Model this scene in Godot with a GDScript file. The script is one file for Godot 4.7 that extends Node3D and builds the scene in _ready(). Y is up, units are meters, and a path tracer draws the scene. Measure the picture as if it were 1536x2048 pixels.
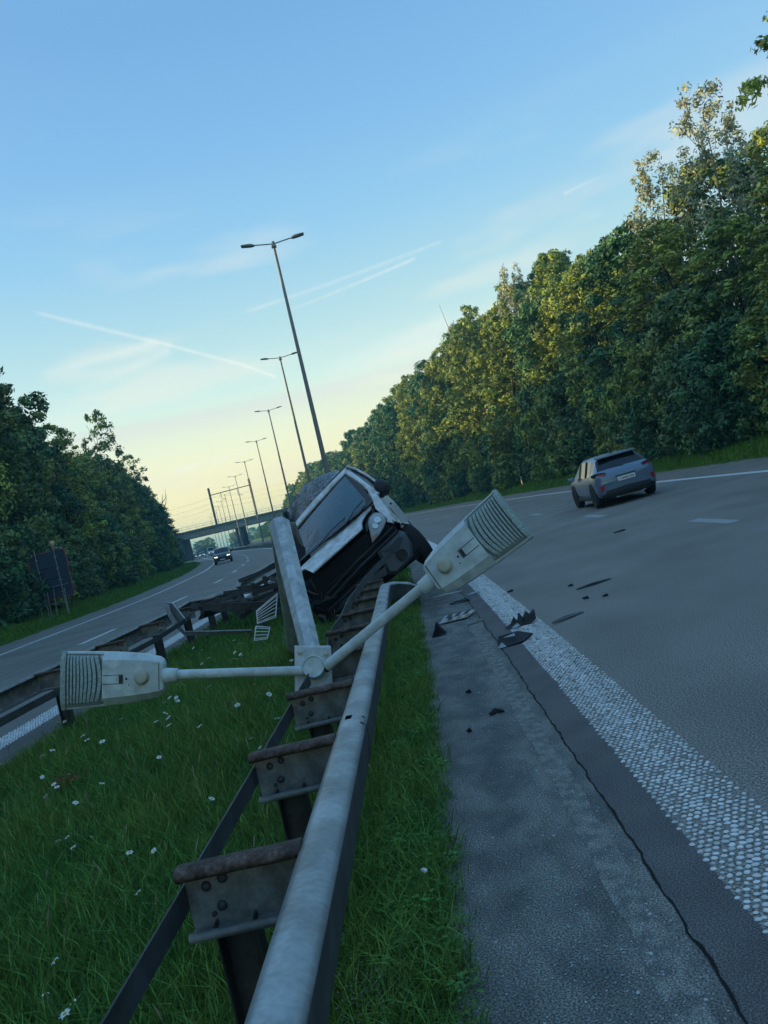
extends Node3D
# A motorway curve at dusk: a wrecked white van on the median barrier, a felled lamp post before it.

# ---------------------------------------------------------------- mesh building
class MB:
	var v := PackedVector3Array()
	var c := PackedColorArray()
	var idx := PackedInt32Array()
	var tint := Color.WHITE
	func p(a: Vector3) -> int:
		v.append(a)
		c.append(tint)
		return v.size() - 1
	func t(a: int, b: int, d: int) -> void:
		idx.append(a)
		idx.append(b)
		idx.append(d)
	func tri(a: Vector3, b: Vector3, d: Vector3) -> void:
		t(p(a), p(b), p(d))
	func quad(a: Vector3, b: Vector3, d: Vector3, e: Vector3) -> void:
		var i := p(a)
		p(b)
		p(d)
		p(e)
		t(i, i + 1, i + 2)
		t(i, i + 2, i + 3)
	# rings of equal length joined by quads; smooth shares the corners
	func loft(rings: Array, closed := true, smooth := true, caps := true) -> void:
		var n: int = rings[0].size()
		var m: int = n if closed else n - 1
		if smooth:
			var base := v.size()
			for r in rings:
				for q in r:
					p(q)
			for i in rings.size() - 1:
				for j in m:
					var k := (j + 1) % n
					var a := base + i * n
					t(a + j, a + k, a + n + k)
					t(a + j, a + n + k, a + n + j)
		else:
			for i in rings.size() - 1:
				for j in m:
					var k := (j + 1) % n
					quad(rings[i][j], rings[i][k], rings[i + 1][k], rings[i + 1][j])
		if caps and closed:
			fan(rings[0], true)
			fan(rings[-1], false)
	func fan(ring, flip: bool) -> void:
		var mid := Vector3.ZERO
		for q in ring:
			mid += q
		mid /= ring.size()
		for j in ring.size():
			var k := (j + 1) % ring.size() as int
			if flip:
				tri(mid, ring[k], ring[j])
			else:
				tri(mid, ring[j], ring[k])
	# tube through points; radius is a number or one per point
	func tube(pts: Array, radius, sides := 8, flat_sides := false, spin := 0.0, squash := 1.0) -> void:
		var rings := []
		var side := Vector3.UP
		for i in pts.size():
			var d: Vector3 = (pts[mini(i + 1, pts.size() - 1)] - pts[maxi(i - 1, 0)]).normalized()
			if i == 0:
				side = d.cross(Vector3.UP if absf(d.y) < 0.9 else Vector3.RIGHT).normalized()
			else:
				side = (side - d * side.dot(d)).normalized()
			var up := side.cross(d)
			var r: float = radius[i] if radius is Array else radius
			var ring := []
			for k in sides:
				var a := TAU * k / sides + spin
				ring.append(pts[i] + side * cos(a) * r + up * sin(a) * r * squash)
			rings.append(ring)
		loft(rings, true, not flat_sides, true)
	# chamfered box: centre, half sizes along the axes of a basis
	func box(at: Vector3, size: Vector3, b := Basis(), bevel := 0.0) -> void:
		var h := size * 0.5
		if bevel <= 0.0:
			var q := []
			for s in [[-1, -1], [1, -1], [1, 1], [-1, 1]]:
				q.append(s)
			var lo := []
			var hi := []
			for s in q:
				lo.append(at + b * Vector3(s[0] * h.x, -h.y, s[1] * h.z))
				hi.append(at + b * Vector3(s[0] * h.x, h.y, s[1] * h.z))
			for k in 4:
				var l := (k + 1) % 4
				quad(lo[k], lo[l], hi[l], hi[k])
			quad(hi[0], hi[1], hi[2], hi[3])
			quad(lo[3], lo[2], lo[1], lo[0])
			return
		var e := minf(bevel, minf(h.x, minf(h.y, h.z)) * 0.9)
		var rings := []
		for lvl in [[-h.y, e], [-h.y + e, 0.0], [h.y - e, 0.0], [h.y, e]]:
			var x: float = h.x - lvl[1]
			var z: float = h.z - lvl[1]
			var ring := []
			for s in [[-x + e, -z], [x - e, -z], [x, -z + e], [x, z - e], [x - e, z], [-x + e, z], [-x, z - e], [-x, -z + e]]:
				ring.append(at + b * Vector3(s[0], lvl[0], s[1]))
			rings.append(ring)
		loft(rings, true, false, true)
	# a flat outline given thickness
	func slab(pts: Array, thick: Vector3) -> void:
		var nrm := Vector3.ZERO
		for i in pts.size():
			nrm += (pts[i] - pts[0]).cross(pts[(i + 1) % pts.size()] - pts[0])
		nrm = nrm.normalized()
		var ax := nrm.cross(Vector3.UP if absf(nrm.y) < 0.9 else Vector3.RIGHT).normalized()
		var ay := ax.cross(nrm)
		var flat := PackedVector2Array()
		for q in pts:
			flat.append(Vector2(q.dot(ax), q.dot(ay)))
		var tr := Geometry2D.triangulate_polygon(flat)
		for i in range(0, tr.size(), 3):
			tri(pts[tr[i]], pts[tr[i + 1]], pts[tr[i + 2]])
			tri(pts[tr[i + 2]] + thick, pts[tr[i + 1]] + thick, pts[tr[i]] + thick)
		for i in pts.size():
			var k := (i + 1) % pts.size() as int
			quad(pts[i], pts[k], pts[k] + thick, pts[i] + thick)
	# profile [radius, along] turned round an axis
	func lathe(at: Vector3, axis: Vector3, profile: Array, sides := 16, smooth := true) -> void:
		var s := axis.cross(Vector3.UP if absf(axis.y) < 0.9 else Vector3.RIGHT).normalized()
		var w := s.cross(axis)
		var rings := []
		for q in profile:
			var ring := []
			for k in sides:
				var a := TAU * k / sides
				ring.append(at + axis * q[1] + (s * cos(a) + w * sin(a)) * q[0])
			rings.append(ring)
		loft(rings, true, smooth, true)
	func mesh(colored := false) -> ArrayMesh:
		var n := PackedVector3Array()
		n.resize(v.size())
		for i in range(0, idx.size(), 3):
			var f := (v[idx[i + 2]] - v[idx[i]]).cross(v[idx[i + 1]] - v[idx[i]])
			n[idx[i]] += f
			n[idx[i + 1]] += f
			n[idx[i + 2]] += f
		for i in n.size():
			n[i] = n[i].normalized() if n[i].length_squared() > 0 else Vector3.UP
		var a := []
		a.resize(Mesh.ARRAY_MAX)
		a[Mesh.ARRAY_VERTEX] = v
		a[Mesh.ARRAY_NORMAL] = n
		a[Mesh.ARRAY_INDEX] = idx
		if colored:
			a[Mesh.ARRAY_COLOR] = c
		var m := ArrayMesh.new()
		m.add_surface_from_arrays(Mesh.PRIMITIVE_TRIANGLES, a)
		return m

var rng := RandomNumberGenerator.new()
var M := {}
var used := {}

func numbered(called: String) -> String:
	var k: int = used.get(called, 0)
	used[called] = k + 1
	return called if k == 0 else "%s_%03d" % [called, k]

func thing(called: String, label: String, category: String, at := Vector3.ZERO, group := "") -> Node3D:
	var o := Node3D.new()
	o.name = numbered(called)
	add_child(o)
	o.position = at
	tag(o, label, category, group)
	return o

func tag(o: Node3D, label: String, category: String, group := "") -> void:
	o.set_meta("label", label)
	o.set_meta("category", category)
	if group:
		o.set_meta("group", group)

func obj(called: String, shape, material: Material, parent: Node3D = null) -> MeshInstance3D:
	var o := MeshInstance3D.new()
	o.name = called if parent else numbered(called)
	o.mesh = shape.mesh() if shape is MB else shape
	o.material_override = material
	(parent if parent else self).add_child(o, true)
	return o

func struct(called: String, shape, material: Material, parent: Node3D = null, label := "") -> MeshInstance3D:
	var o := obj(called, shape, material, parent)
	if parent == null:
		o.set_meta("kind", "structure")
		if label:
			o.set_meta("label", label)
	return o

func dup(o: Node3D, label: String, group := "") -> Node3D:
	var d := o.duplicate() as Node3D
	var base := String(o.name)
	var cut := RegEx.create_from_string("_\\d{3}$").search(base)
	if cut:
		base = base.substr(0, base.length() - 4)
	d.name = numbered(base)
	add_child(d)
	d.set_meta("label", label)
	if group:
		d.set_meta("group", group)
	return d

func scatter(called: String, mesh: Mesh, material: Material, where: Array, tints: Array, parent: Node3D = null) -> MultiMeshInstance3D:
	var mm := MultiMesh.new()
	mm.transform_format = MultiMesh.TRANSFORM_3D
	mm.use_colors = tints.size() > 0
	mm.mesh = mesh
	mm.instance_count = where.size()
	for i in where.size():
		mm.set_instance_transform(i, where[i])
		if tints.size() > 0:
			mm.set_instance_color(i, tints[i])
	var o := MultiMeshInstance3D.new()
	o.name = called if parent else numbered(called)
	o.multimesh = mm
	o.material_override = material
	(parent if parent else self).add_child(o, true)
	o.set_meta("kind", "stuff")
	return o

# ---------------------------------------------------------------- materials
func ntex(s: int, freq: float, lo: Color, hi: Color, size := 256, oct := 4, kind := FastNoiseLite.TYPE_SIMPLEX_SMOOTH, p0 := 0.25, p1 := 0.75) -> NoiseTexture2D:
	var n := FastNoiseLite.new()
	n.seed = s
	n.noise_type = kind
	n.frequency = freq
	n.fractal_octaves = oct
	var g := Gradient.new()
	g.set_color(0, lo)
	g.set_color(1, hi)
	g.set_offset(0, p0)
	g.set_offset(1, p1)
	var t := NoiseTexture2D.new()
	t.width = size
	t.height = size
	t.seamless = true
	t.noise = n
	t.color_ramp = g
	return t

func ntex_n(s: int, freq: float, size := 256, oct := 4, strength := 4.0) -> NoiseTexture2D:
	var n := FastNoiseLite.new()
	n.seed = s
	n.frequency = freq
	n.fractal_octaves = oct
	var t := NoiseTexture2D.new()
	t.width = size
	t.height = size
	t.seamless = true
	t.noise = n
	t.as_normal_map = true
	t.bump_strength = strength
	return t

func mat(called: String, lin: Color, rough := 0.7, metal := 0.0) -> StandardMaterial3D:
	var m := StandardMaterial3D.new()
	m.resource_name = called
	m.albedo_color = lin.linear_to_srgb()
	m.roughness = rough
	m.metallic = metal
	M[called] = m
	return m

func skin(m: StandardMaterial3D, fine: Texture2D, fine_scale: float, coarse: Texture2D = null, coarse_scale := 1.0, normal: Texture2D = null, normal_scale := 0.5, in_world := true) -> StandardMaterial3D:
	m.albedo_texture = fine
	m.uv1_triplanar = true
	m.uv1_world_triplanar = in_world
	m.uv1_scale = Vector3.ONE * fine_scale
	if coarse:
		m.detail_enabled = true
		m.detail_albedo = coarse
		m.detail_blend_mode = BaseMaterial3D.BLEND_MODE_MUL
		m.detail_uv_layer = BaseMaterial3D.DETAIL_UV_2
		m.uv2_triplanar = true
		m.uv2_world_triplanar = in_world
		m.uv2_scale = Vector3.ONE * coarse_scale
	if normal:
		m.normal_enabled = true
		m.normal_texture = normal
		m.normal_scale = normal_scale
	return m

func grey(x: float) -> Color:
	return Color(x, x, x)

func materials() -> void:
	var grit := ntex(11, 0.17, grey(0.52), grey(1.0), 512, 3)
	var grit_n := ntex_n(12, 0.25, 512, 2, 6.0)
	var blotch := ntex(13, 0.012, grey(0.89), grey(1.0), 512, 4)
	var streak := ntex(14, 0.02, Color(0.76, 0.78, 0.80), Color(1, 1, 1), 512, 6)
	var metal_grime := ntex(15, 0.012, Color(0.78, 0.77, 0.75), Color(1, 1, 1), 512, 6)
	var metal_fine := ntex(16, 0.09, grey(0.91), grey(1.0), 256, 3)
	skin(mat("asphalt", Color(0.46, 0.425, 0.375), 0.75), grit, 0.75, blotch, 0.07, grit_n, 0.4)
	skin(mat("asphalt_left", Color(0.39, 0.37, 0.335), 0.75), grit, 0.7, blotch, 0.06, grit_n, 0.3)
	skin(mat("asphalt_strip", Color(0.235, 0.220, 0.215), 0.8), grit, 1.3, blotch, 0.3, grit_n, 0.3)
	skin(mat("gutter", Color(0.40, 0.39, 0.35), 0.9), grit, 1.1, streak, 0.42, grit_n, 0.4)
	M.gutter.uv2_scale = Vector3(0.30, 1.0, 0.20)
	skin(mat("crack", Color(0.012, 0.014, 0.014), 1.0), grit, 2.0)
	skin(mat("dust", Color(0.44, 0.43, 0.385), 0.95), grit, 1.3, streak, 0.9)
	skin(mat("paint", Color(0.80, 0.82, 0.82), 0.7), ntex(17, 0.05, grey(0.78), grey(1.0), 256, 4), 1.0)
	skin(mat("paint_worn", Color(0.62, 0.64, 0.65), 0.75), ntex(18, 0.12, grey(0.55), grey(1.0), 256, 4), 0.9)
	mat("paint_dot", Color(0.85, 0.86, 0.86), 0.6)
	skin(mat("soil", Color(0.05, 0.10, 0.03), 1.0), ntex(19, 0.06, Color(0.5, 0.55, 0.4), Color(1, 1, 1), 256, 4), 0.5)
	skin(mat("soil_far", Color(0.08, 0.17, 0.045), 1.0), ntex(20, 0.06, Color(0.7, 0.75, 0.6), Color(1, 1, 1), 256, 4), 0.12)
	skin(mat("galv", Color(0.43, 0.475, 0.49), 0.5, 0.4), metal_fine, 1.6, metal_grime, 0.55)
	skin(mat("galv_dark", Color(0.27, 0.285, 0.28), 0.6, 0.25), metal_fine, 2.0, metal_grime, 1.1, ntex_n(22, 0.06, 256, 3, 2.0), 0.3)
	skin(mat("flank", Color(0.085, 0.095, 0.10), 0.6, 0.25), metal_fine, 2.0, metal_grime, 0.8)  # dark tone carries the shade of the rail side; straps share it
	skin(mat("post_steel", Color(0.07, 0.072, 0.07), 0.7, 0.2), metal_fine, 2.0, metal_grime, 1.3)
	skin(mat("rust", Color(0.185, 0.138, 0.118), 0.85), ntex(23, 0.06, Color(0.66, 0.60, 0.57), Color(1, 1, 1), 512, 5), 1.6, ntex(46, 0.02, Color(0.62, 0.60, 0.60), Color(1.0, 1.0, 1.0), 512, 5), 1.1)
	skin(mat("pole", Color(0.58, 0.61, 0.62), 0.55, 0.15), metal_fine, 1.1, ntex(41, 0.010, Color(0.78, 0.80, 0.80), Color(1, 1, 1), 512, 5), 1.3)
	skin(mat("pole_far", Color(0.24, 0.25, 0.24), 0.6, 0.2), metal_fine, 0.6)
	skin(mat("lamp_paint", Color(0.56, 0.66, 0.67), 0.42), ntex(24, 0.02, grey(0.86), grey(1.0), 256, 4), 1.4, ntex(43, 0.010, Color(0.92, 0.92, 0.90), Color(1, 1, 1), 512, 6, FastNoiseLite.TYPE_SIMPLEX_SMOOTH, 0.22, 0.5), 2.2)
	skin(mat("lamp_fin", Color(0.40, 0.50, 0.50), 0.5), ntex(25, 0.05, Color(0.72, 0.74, 0.70), Color(1, 1, 1), 256, 4), 4.0)
	mat("lamp_bowl", Color(0.30, 0.34, 0.36), 0.3, 0.4)
	mat("heat_sink", Color(0.13, 0.17, 0.17), 0.7)
	mat("lamp_groove", Color(0.03, 0.035, 0.035), 0.8)
	mat("cell", Color(0.42, 0.43, 0.34), 0.5)
	mat("lamp_glass", Color(0.25, 0.27, 0.28), 0.15)
	skin(mat("bolt", Color(0.07, 0.075, 0.08), 0.6, 0.4), metal_fine, 8.0)
	skin(mat("white_paint", Color(0.78, 0.81, 0.84), 0.28), ntex(26, 0.03, grey(0.86), grey(1.0), 256, 3), 1.2)
	M.white_paint.clearcoat_enabled = true
	skin(mat("van_paint", Color(0.85, 0.88, 0.91), 0.3), ntex(44, 0.010, Color(0.88, 0.87, 0.85), Color(1, 1, 1), 512, 6, FastNoiseLite.TYPE_SIMPLEX_SMOOTH, 0.22, 0.5), 0.9, metal_grime, 0.7, ntex_n(45, 0.02, 256, 2, 3.0), 0.25, false)
	M.van_paint.clearcoat_enabled = true
	M.van_paint.clearcoat = 0.5
	M.white_paint.clearcoat = 0.6
	skin(mat("shaded_sheet", Color(0.36, 0.40, 0.42), 0.42, 0.3), ntex(42, 0.04, grey(0.35), grey(1.0), 256, 5), 1.6, metal_grime, 0.8)  # white roof sheet, its shade and dark reflections put into the colour
	skin(mat("black_plastic", Color(0.016, 0.018, 0.020), 0.65), metal_fine, 3.0)
	skin(mat("bumper_plastic", Color(0.055, 0.07, 0.08), 0.55), metal_fine, 3.0)
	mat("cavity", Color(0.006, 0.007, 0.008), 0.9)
	skin(mat("engine_metal", Color(0.10, 0.10, 0.10), 0.5, 0.5), metal_fine, 5.0)
	mat("rubber", Color(0.012, 0.012, 0.013), 0.85)
	mat("rim", Color(0.32, 0.33, 0.34), 0.4, 0.6)
	mat("chrome", Color(0.70, 0.72, 0.73), 0.18, 0.9)
	mat("lamp_amber", Color(0.45, 0.16, 0.08), 0.25)
	mat("cloth", Color(0.42, 0.55, 0.50), 0.95)
	mat("interior", Color(0.03, 0.033, 0.036), 0.9)
	var g := mat("windscreen", Color(0.08, 0.19, 0.25), 0.04)  # blue tone stands in for sky reflected in the glass
	g.transparency = BaseMaterial3D.TRANSPARENCY_ALPHA
	g.albedo_color.a = 0.62
	g.metallic_specular = 0.7
	g = mat("clear_lens", Color(0.8, 0.85, 0.86), 0.05)
	g.transparency = BaseMaterial3D.TRANSPARENCY_ALPHA
	g.albedo_color.a = 0.18
	mat("dark_glass", Color(0.008, 0.010, 0.013), 0.06)
	mat("bright_glass", Color(0.03, 0.035, 0.04), 0.03)
	M.bright_glass.metallic_specular = 0.9
	mat("grey_paint", Color(0.125, 0.20, 0.285), 0.24, 0.2)
	M.grey_paint.clearcoat_enabled = true
	mat("dark_paint", Color(0.04, 0.045, 0.05), 0.3, 0.2)
	M.dark_paint.clearcoat_enabled = true
	mat("tail_red", Color(0.42, 0.015, 0.03), 0.2)
	mat("plate", Color(0.72, 0.74, 0.75), 0.4)
	mat("plate_text", Color(0.20, 0.02, 0.03), 0.5)
	var lit := mat("headlamp_lit", Color(0.9, 0.92, 0.9), 0.2)
	lit.emission_enabled = true
	lit.emission = Color(1.0, 0.97, 0.88)
	lit.emission_energy_multiplier = 1.6
	skin(mat("concrete", Color(0.25, 0.25, 0.24), 0.9), ntex(27, 0.05, grey(0.75), grey(1.0), 256, 4), 0.15)
	skin(mat("concrete_dark", Color(0.12, 0.125, 0.13), 0.9), ntex(28, 0.05, grey(0.7), grey(1.0), 256, 4), 0.12)
	mat("iron_dark", Color(0.05, 0.052, 0.055), 0.7, 0.2)
	skin(mat("bark", Color(0.06, 0.05, 0.04), 0.95), ntex(29, 0.08, grey(0.55), grey(1.0), 256, 4), 0.9)
	skin(mat("pale_bark", Color(0.22, 0.21, 0.19), 0.9), ntex(30, 0.08, grey(0.5), grey(1.0), 256, 4), 0.9)
	var leaf := mat("leaf", Color(1, 1, 1), 0.65)
	leaf.vertex_color_use_as_albedo = true
	leaf.backlight_enabled = true
	leaf.backlight = Color(0.3, 0.3, 0.3)
	leaf.metallic_specular = 0.5
	var blade := mat("blade", Color(1, 1, 1), 0.7)
	blade.vertex_color_use_as_albedo = true
	blade.backlight_enabled = true
	blade.backlight = Color(0.4, 0.4, 0.4)
	blade.metallic_specular = 0.25
	mat("petal", Color(0.75, 0.76, 0.74), 0.8)
	mat("yolk", Color(0.50, 0.36, 0.04), 0.8)
	mat("stem", Color(0.05, 0.12, 0.03), 0.8)
	mat("dock", Color(0.26, 0.07, 0.035), 0.85)
	skin(mat("sign_back", Color(0.035, 0.06, 0.10), 0.6, 0.1), metal_fine, 1.0)
	mat("sign_red", Color(0.40, 0.06, 0.055), 0.5)
	mat("sign_post", Color(0.28, 0.30, 0.31), 0.5, 0.4)
	mat("beacon", Color(0.52, 0.42, 0.16), 0.4)
	mat("pebble", Color(0.42, 0.44, 0.45), 0.85)
	mat("marker_white", Color(0.6, 0.62, 0.62), 0.6)

# ---------------------------------------------------------------- the course of the motorway
const COURSE := [[-60, -5.5], [-40, -4.3], [-20, -3.15], [0, -2.3], [8, -2.05], [16, -1.93], [26, -1.95], [39.5, -2.4], [52, -3.8], [65.5, -5.66], [78, -8.0], [91.4, -10.68], [117, -16.5], [143, -23.2], [169, -30.2], [195, -37.0], [221, -43.6], [300, -64.0], [400, -91.0], [520, -122.0]]

func ctr(s: float) -> float:
	var n := COURSE.size()
	var i := 1
	while i < n - 3 and s > COURSE[i + 1][0]:
		i += 1
	var z1: float = COURSE[i][0]
	var z2: float = COURSE[i + 1][0]
	var m1: float = (COURSE[i + 1][1] - COURSE[i - 1][1]) / (COURSE[i + 1][0] - COURSE[i - 1][0])
	var m2: float = (COURSE[i + 2][1] - COURSE[i][1]) / (COURSE[i + 2][0] - COURSE[i][0])
	var t := (s - z1) / (z2 - z1)
	var d := z2 - z1
	return (2 * t * t * t - 3 * t * t + 1) * COURSE[i][1] + (t * t * t - 2 * t * t + t) * d * m1 + (-2 * t * t * t + 3 * t * t) * COURSE[i + 1][1] + (t * t * t - t * t) * d * m2

func slope(s: float) -> float:
	return (ctr(s + 1.0) - ctr(s - 1.0)) * 0.5

# a point u metres right of the median's middle, h metres up
func rp(u: float, s: float, h: float) -> Vector3:
	var k := slope(s)
	var n := sqrt(1.0 + k * k)
	return Vector3(ctr(s) + u / n, h, -(s - u * k / n))

func yaw(s: float) -> float:
	return atan(slope(s)) * -1.0

# height of the land across the road: the right carriageway is banked
func gh(u: float) -> float:
	if u >= 3.35:
		if u < 13.3:
			return 0.05 * (u - 3.35)
		if u < 16.0:
			return lerpf(0.4975, 1.05, (u - 13.3) / 2.7)
		return minf(1.05 + (u - 16.0) * 0.17, 6.0)
	if u < -17.0:
		return minf(0.5 + (-17.0 - u) * 0.34, 15.0)  # left bank built up unseen behind the trees to block low sun
	if u < -12.4:
		return (-12.4 - u) * 0.11
	return 0.0

func ground_u(x: float, z: float) -> float:   # z metres ahead
	return (x - ctr(z)) / sqrt(1.0 + pow(slope(z), 2))

func ribbon(us: Array, s0: float, s1: float, step: float, lift: float, tones := []) -> MB:
	var m := MB.new()
	var rows := []
	var s := s0
	while s < s1 + step * 0.5:
		var row := []
		for u in us:
			row.append(rp(u, minf(s, s1), gh(u) + lift))
		rows.append(row)
		s += step
	m.loft(rows, false, true, false)
	if tones.size():
		for i in m.c.size():
			m.c[i] = grey(tones[i % us.size()])
	return m

# ---------------------------------------------------------------- scene
func _ready() -> void:
	rng.seed = 20240511
	var cam := Camera3D.new()
	cam.name = "camera"
	cam.position = Vector3(0, 1.6, 0)
	cam.fov = 67.32
	cam.near = 0.05
	cam.far = 4000.0
	cam.basis = Basis(Vector3.BACK, deg_to_rad(-13.3)) * Basis(Vector3.RIGHT, deg_to_rad(-0.22))
	add_child(cam)
	cam.current = true
	var we := WorldEnvironment.new()
	we.name = "environment"
	var env := Environment.new()
	env.background_mode = Environment.BG_SKY
	var sky := Sky.new()
	var pan := PanoramaSkyMaterial.new()
	pan.panorama = sky_picture()
	sky.sky_material = pan
	env.sky = sky
	env.background_energy_multiplier = 0.93
	env.sky_rotation = Vector3(0, PI, 0)   # the picture's middle lies ahead
	env.tonemap_mode = Environment.TONE_MAPPER_LINEAR
	env.tonemap_exposure = 1.2
	env.fog_enabled = true
	env.fog_density = 0.0009
	env.fog_light_color = Color(0.42, 0.78, 0.90)
	env.sdfgi_enabled = true
	env.ssao_enabled = true
	env.ssil_enabled = true
	we.environment = env
	add_child(we)
	var sun := DirectionalLight3D.new()
	sun.name = "sun"
	sun.light_color = Color(1.0, 0.86, 0.54)
	sun.light_energy = 1.6
	sun.light_angular_distance = 0.5
	sun.shadow_enabled = true
	var az := deg_to_rad(SUN_AZ)
	var el := deg_to_rad(SUN_EL)
	var to_sun := Vector3(sin(az) * cos(el), sin(el), -cos(az) * cos(el))
	sun.basis = Basis.looking_at(-to_sun, Vector3.UP)
	add_child(sun)
	materials()
	land()
	bridge()
	forest()
	lamp_posts()
	guard_rails()
	mangled_rails()
	fallen_lamp()
	wrecked_van()
	traffic()
	road_sign()
	debris()
	grass()
	flowers()

const SUN_AZ := -86.0
const SUN_EL := 10.5

func sky_color(el: float, az: float) -> Color:   # linear; degrees
	const STOPS := [[-90.0, 0.20, 0.20, 0.17], [-4.0, 0.40, 0.38, 0.30], [0.0, 1.05, 0.955, 0.70], [3.0, 1.02, 0.96, 0.745], [7.0, 0.935, 0.95, 0.825], [11.0, 0.81, 0.915, 0.895], [15.0, 0.70, 0.850, 0.890], [21.0, 0.575, 0.775, 0.905], [27.0, 0.505, 0.715, 0.890], [34.0, 0.455, 0.662, 0.855], [55.0, 0.44, 0.65, 0.84], [90.0, 0.43, 0.64, 0.83]]
	var i := 0
	while i < STOPS.size() - 2 and el > STOPS[i + 1][0]:
		i += 1
	var t := clampf((el - STOPS[i][0]) / (STOPS[i + 1][0] - STOPS[i][0]), 0, 1)
	var c := Color(lerpf(STOPS[i][1], STOPS[i + 1][1], t), lerpf(STOPS[i][2], STOPS[i + 1][2], t), lerpf(STOPS[i][3], STOPS[i + 1][3], t)).srgb_to_linear()
	if el > 0.0:
		# warmer and brighter towards the sun, cooler away from it
		var d := absf(wrapf(az - SUN_AZ, -180.0, 180.0))
		var low := exp(-el / 11.0)
		var near := exp(-pow(d / 75.0, 2.0)) * low
		var away := smoothstep(95.0, 165.0, d) * exp(-el / 22.0)
		c = c * (1.0 + 0.25 * near)
		c.b = c.b * (1.0 - 0.15 * near)
		var ring := Vector2(d * cos(deg_to_rad(el)), el - SUN_EL).length()
		c += Color(3.0, 2.75, 2.3) * exp(-pow(ring / 25.0, 2.0))  # wide glow round the unseen sun, made strong to light the ground
		c = c.lerp(Color(0.42, 0.55, 0.74), away * 0.9)
	return Color(c.r, c.g, c.b, 1.0)

func sky_picture() -> ImageTexture:
	var w := 720
	var h := 360
	var img := Image.create(w, h, false, Image.FORMAT_RGBF)
	var wisps := FastNoiseLite.new()
	wisps.seed = 5
	wisps.frequency = 0.05
	wisps.fractal_octaves = 4
	for y in h:
		var el := 90.0 - (y + 0.5) * 180.0 / h
		for x in w:
			var az := (x + 0.5) * 360.0 / w - 180.0
			var c := sky_color(el, az)
			if el > 1.0 and el < 40.0:
				# thin cirrus drawn out along the wind
				var n := wisps.get_noise_2d(az * 0.55 + el * 0.8, el * 3.6 - az * 0.35)
				var a := smoothstep(0.05, 0.55, n) * 0.34 * smoothstep(1.0, 6.0, el) * (1.0 - smoothstep(16.0, 26.0, el))
				c = c.lerp(Color(0.93, 0.88, 0.76), a)
			img.set_pixel(x, y, c)
	img.resize(4096, 2048, Image.INTERPOLATE_CUBIC)
	# vapour trails: az/el points, half width in degrees, strength at both ends
	trail(img, [[-21.24, 18.38], [-17.61, 16.94], [-12.83, 14.97], [-7.91, 12.65], [-5.29, 11.06]], 0.11, 0.30, 0.58)
	trail(img, [[-7.06, 16.05], [-2.4, 16.54], [3.89, 17.19], [8.96, 17.65]], 0.10, 0.28, 0.22)
	trail(img, [[-4.19, 15.49], [-1.03, 15.93], [2.94, 16.5], [6.71, 17.02]], 0.08, 0.15, 0.5)
	trail(img, [[17.74, 18.14], [19.19, 18.32], [20.61, 18.43]], 0.07, 0.45, 0.08)
	trail(img, [[-21.49, 14.2], [-17.44, 14.7], [-13.13, 15.23]], 0.28, 0.10, 0.34)
	trail(img, [[-19.6, 12.6], [-15.73, 13.7], [-12.42, 14.6]], 0.30, 0.08, 0.28)
	trail(img, [[-14.57, 6.09], [-11.66, 6.2], [-8.66, 6.4]], 0.25, 0.5, 0.2)
	trail(img, [[-2.17, 10.9], [2.52, 11.6], [7.97, 12.26]], 0.55, 0.08, 0.32)
	trail(img, [[-5.0, 9.5], [1.0, 10.4], [7.0, 11.0]], 0.6, 0.05, 0.25)
	return ImageTexture.create_from_image(img)

func trail(img: Image, pts: Array, half: float, a0: float, a1: float) -> void:
	var w := img.get_width()
	var h := img.get_height()
	var ragged := FastNoiseLite.new()
	ragged.seed = int(half * 1000.0) + 3
	ragged.frequency = 0.9
	var lo := Vector2(999, 999)
	var hi := -lo
	for q in pts:
		lo = lo.min(Vector2(q[0], q[1]))
		hi = hi.max(Vector2(q[0], q[1]))
	var total := 0.0
	for i in pts.size() - 1:
		total += Vector2(pts[i][0], pts[i][1]).distance_to(Vector2(pts[i + 1][0], pts[i + 1][1]))
	var m := half * 4.0
	for y in range(int((90.0 - hi.y - m) * h / 180.0), int((90.0 - lo.y + m) * h / 180.0)):
		for x in range(int((lo.x - m + 180.0) * w / 360.0), int((hi.x + m + 180.0) * w / 360.0)):
			var q := Vector2((x + 0.5) * 360.0 / w - 180.0, 90.0 - (y + 0.5) * 180.0 / h)
			var best := 999.0
			var along := 0.0
			var run := 0.0
			for i in pts.size() - 1:
				var a := Vector2(pts[i][0], pts[i][1])
				var b := Vector2(pts[i + 1][0], pts[i + 1][1])
				var c := Geometry2D.get_closest_point_to_segment(q, a, b)
				if c.distance_to(q) < best:
					best = c.distance_to(q)
					along = (run + a.distance_to(c)) / total
				run += a.distance_to(b)
			var wide := half * (1.0 + 0.5 * ragged.get_noise_1d(along * 20.0))
			var s := exp(-pow(best / wide, 2.0)) * lerpf(a0, a1, along) * smoothstep(0.0, 0.06, along) * (1.0 - smoothstep(0.96, 1.0, along))
			s *= 0.85 + 0.4 * ragged.get_noise_2d(q.x * 3.0, q.y * 3.0)
			if s > 0.004:
				img.set_pixel(x, y, img.get_pixel(x, y).lerp(Color(0.97, 0.95, 0.87), clampf(s, 0, 0.9)))

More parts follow.
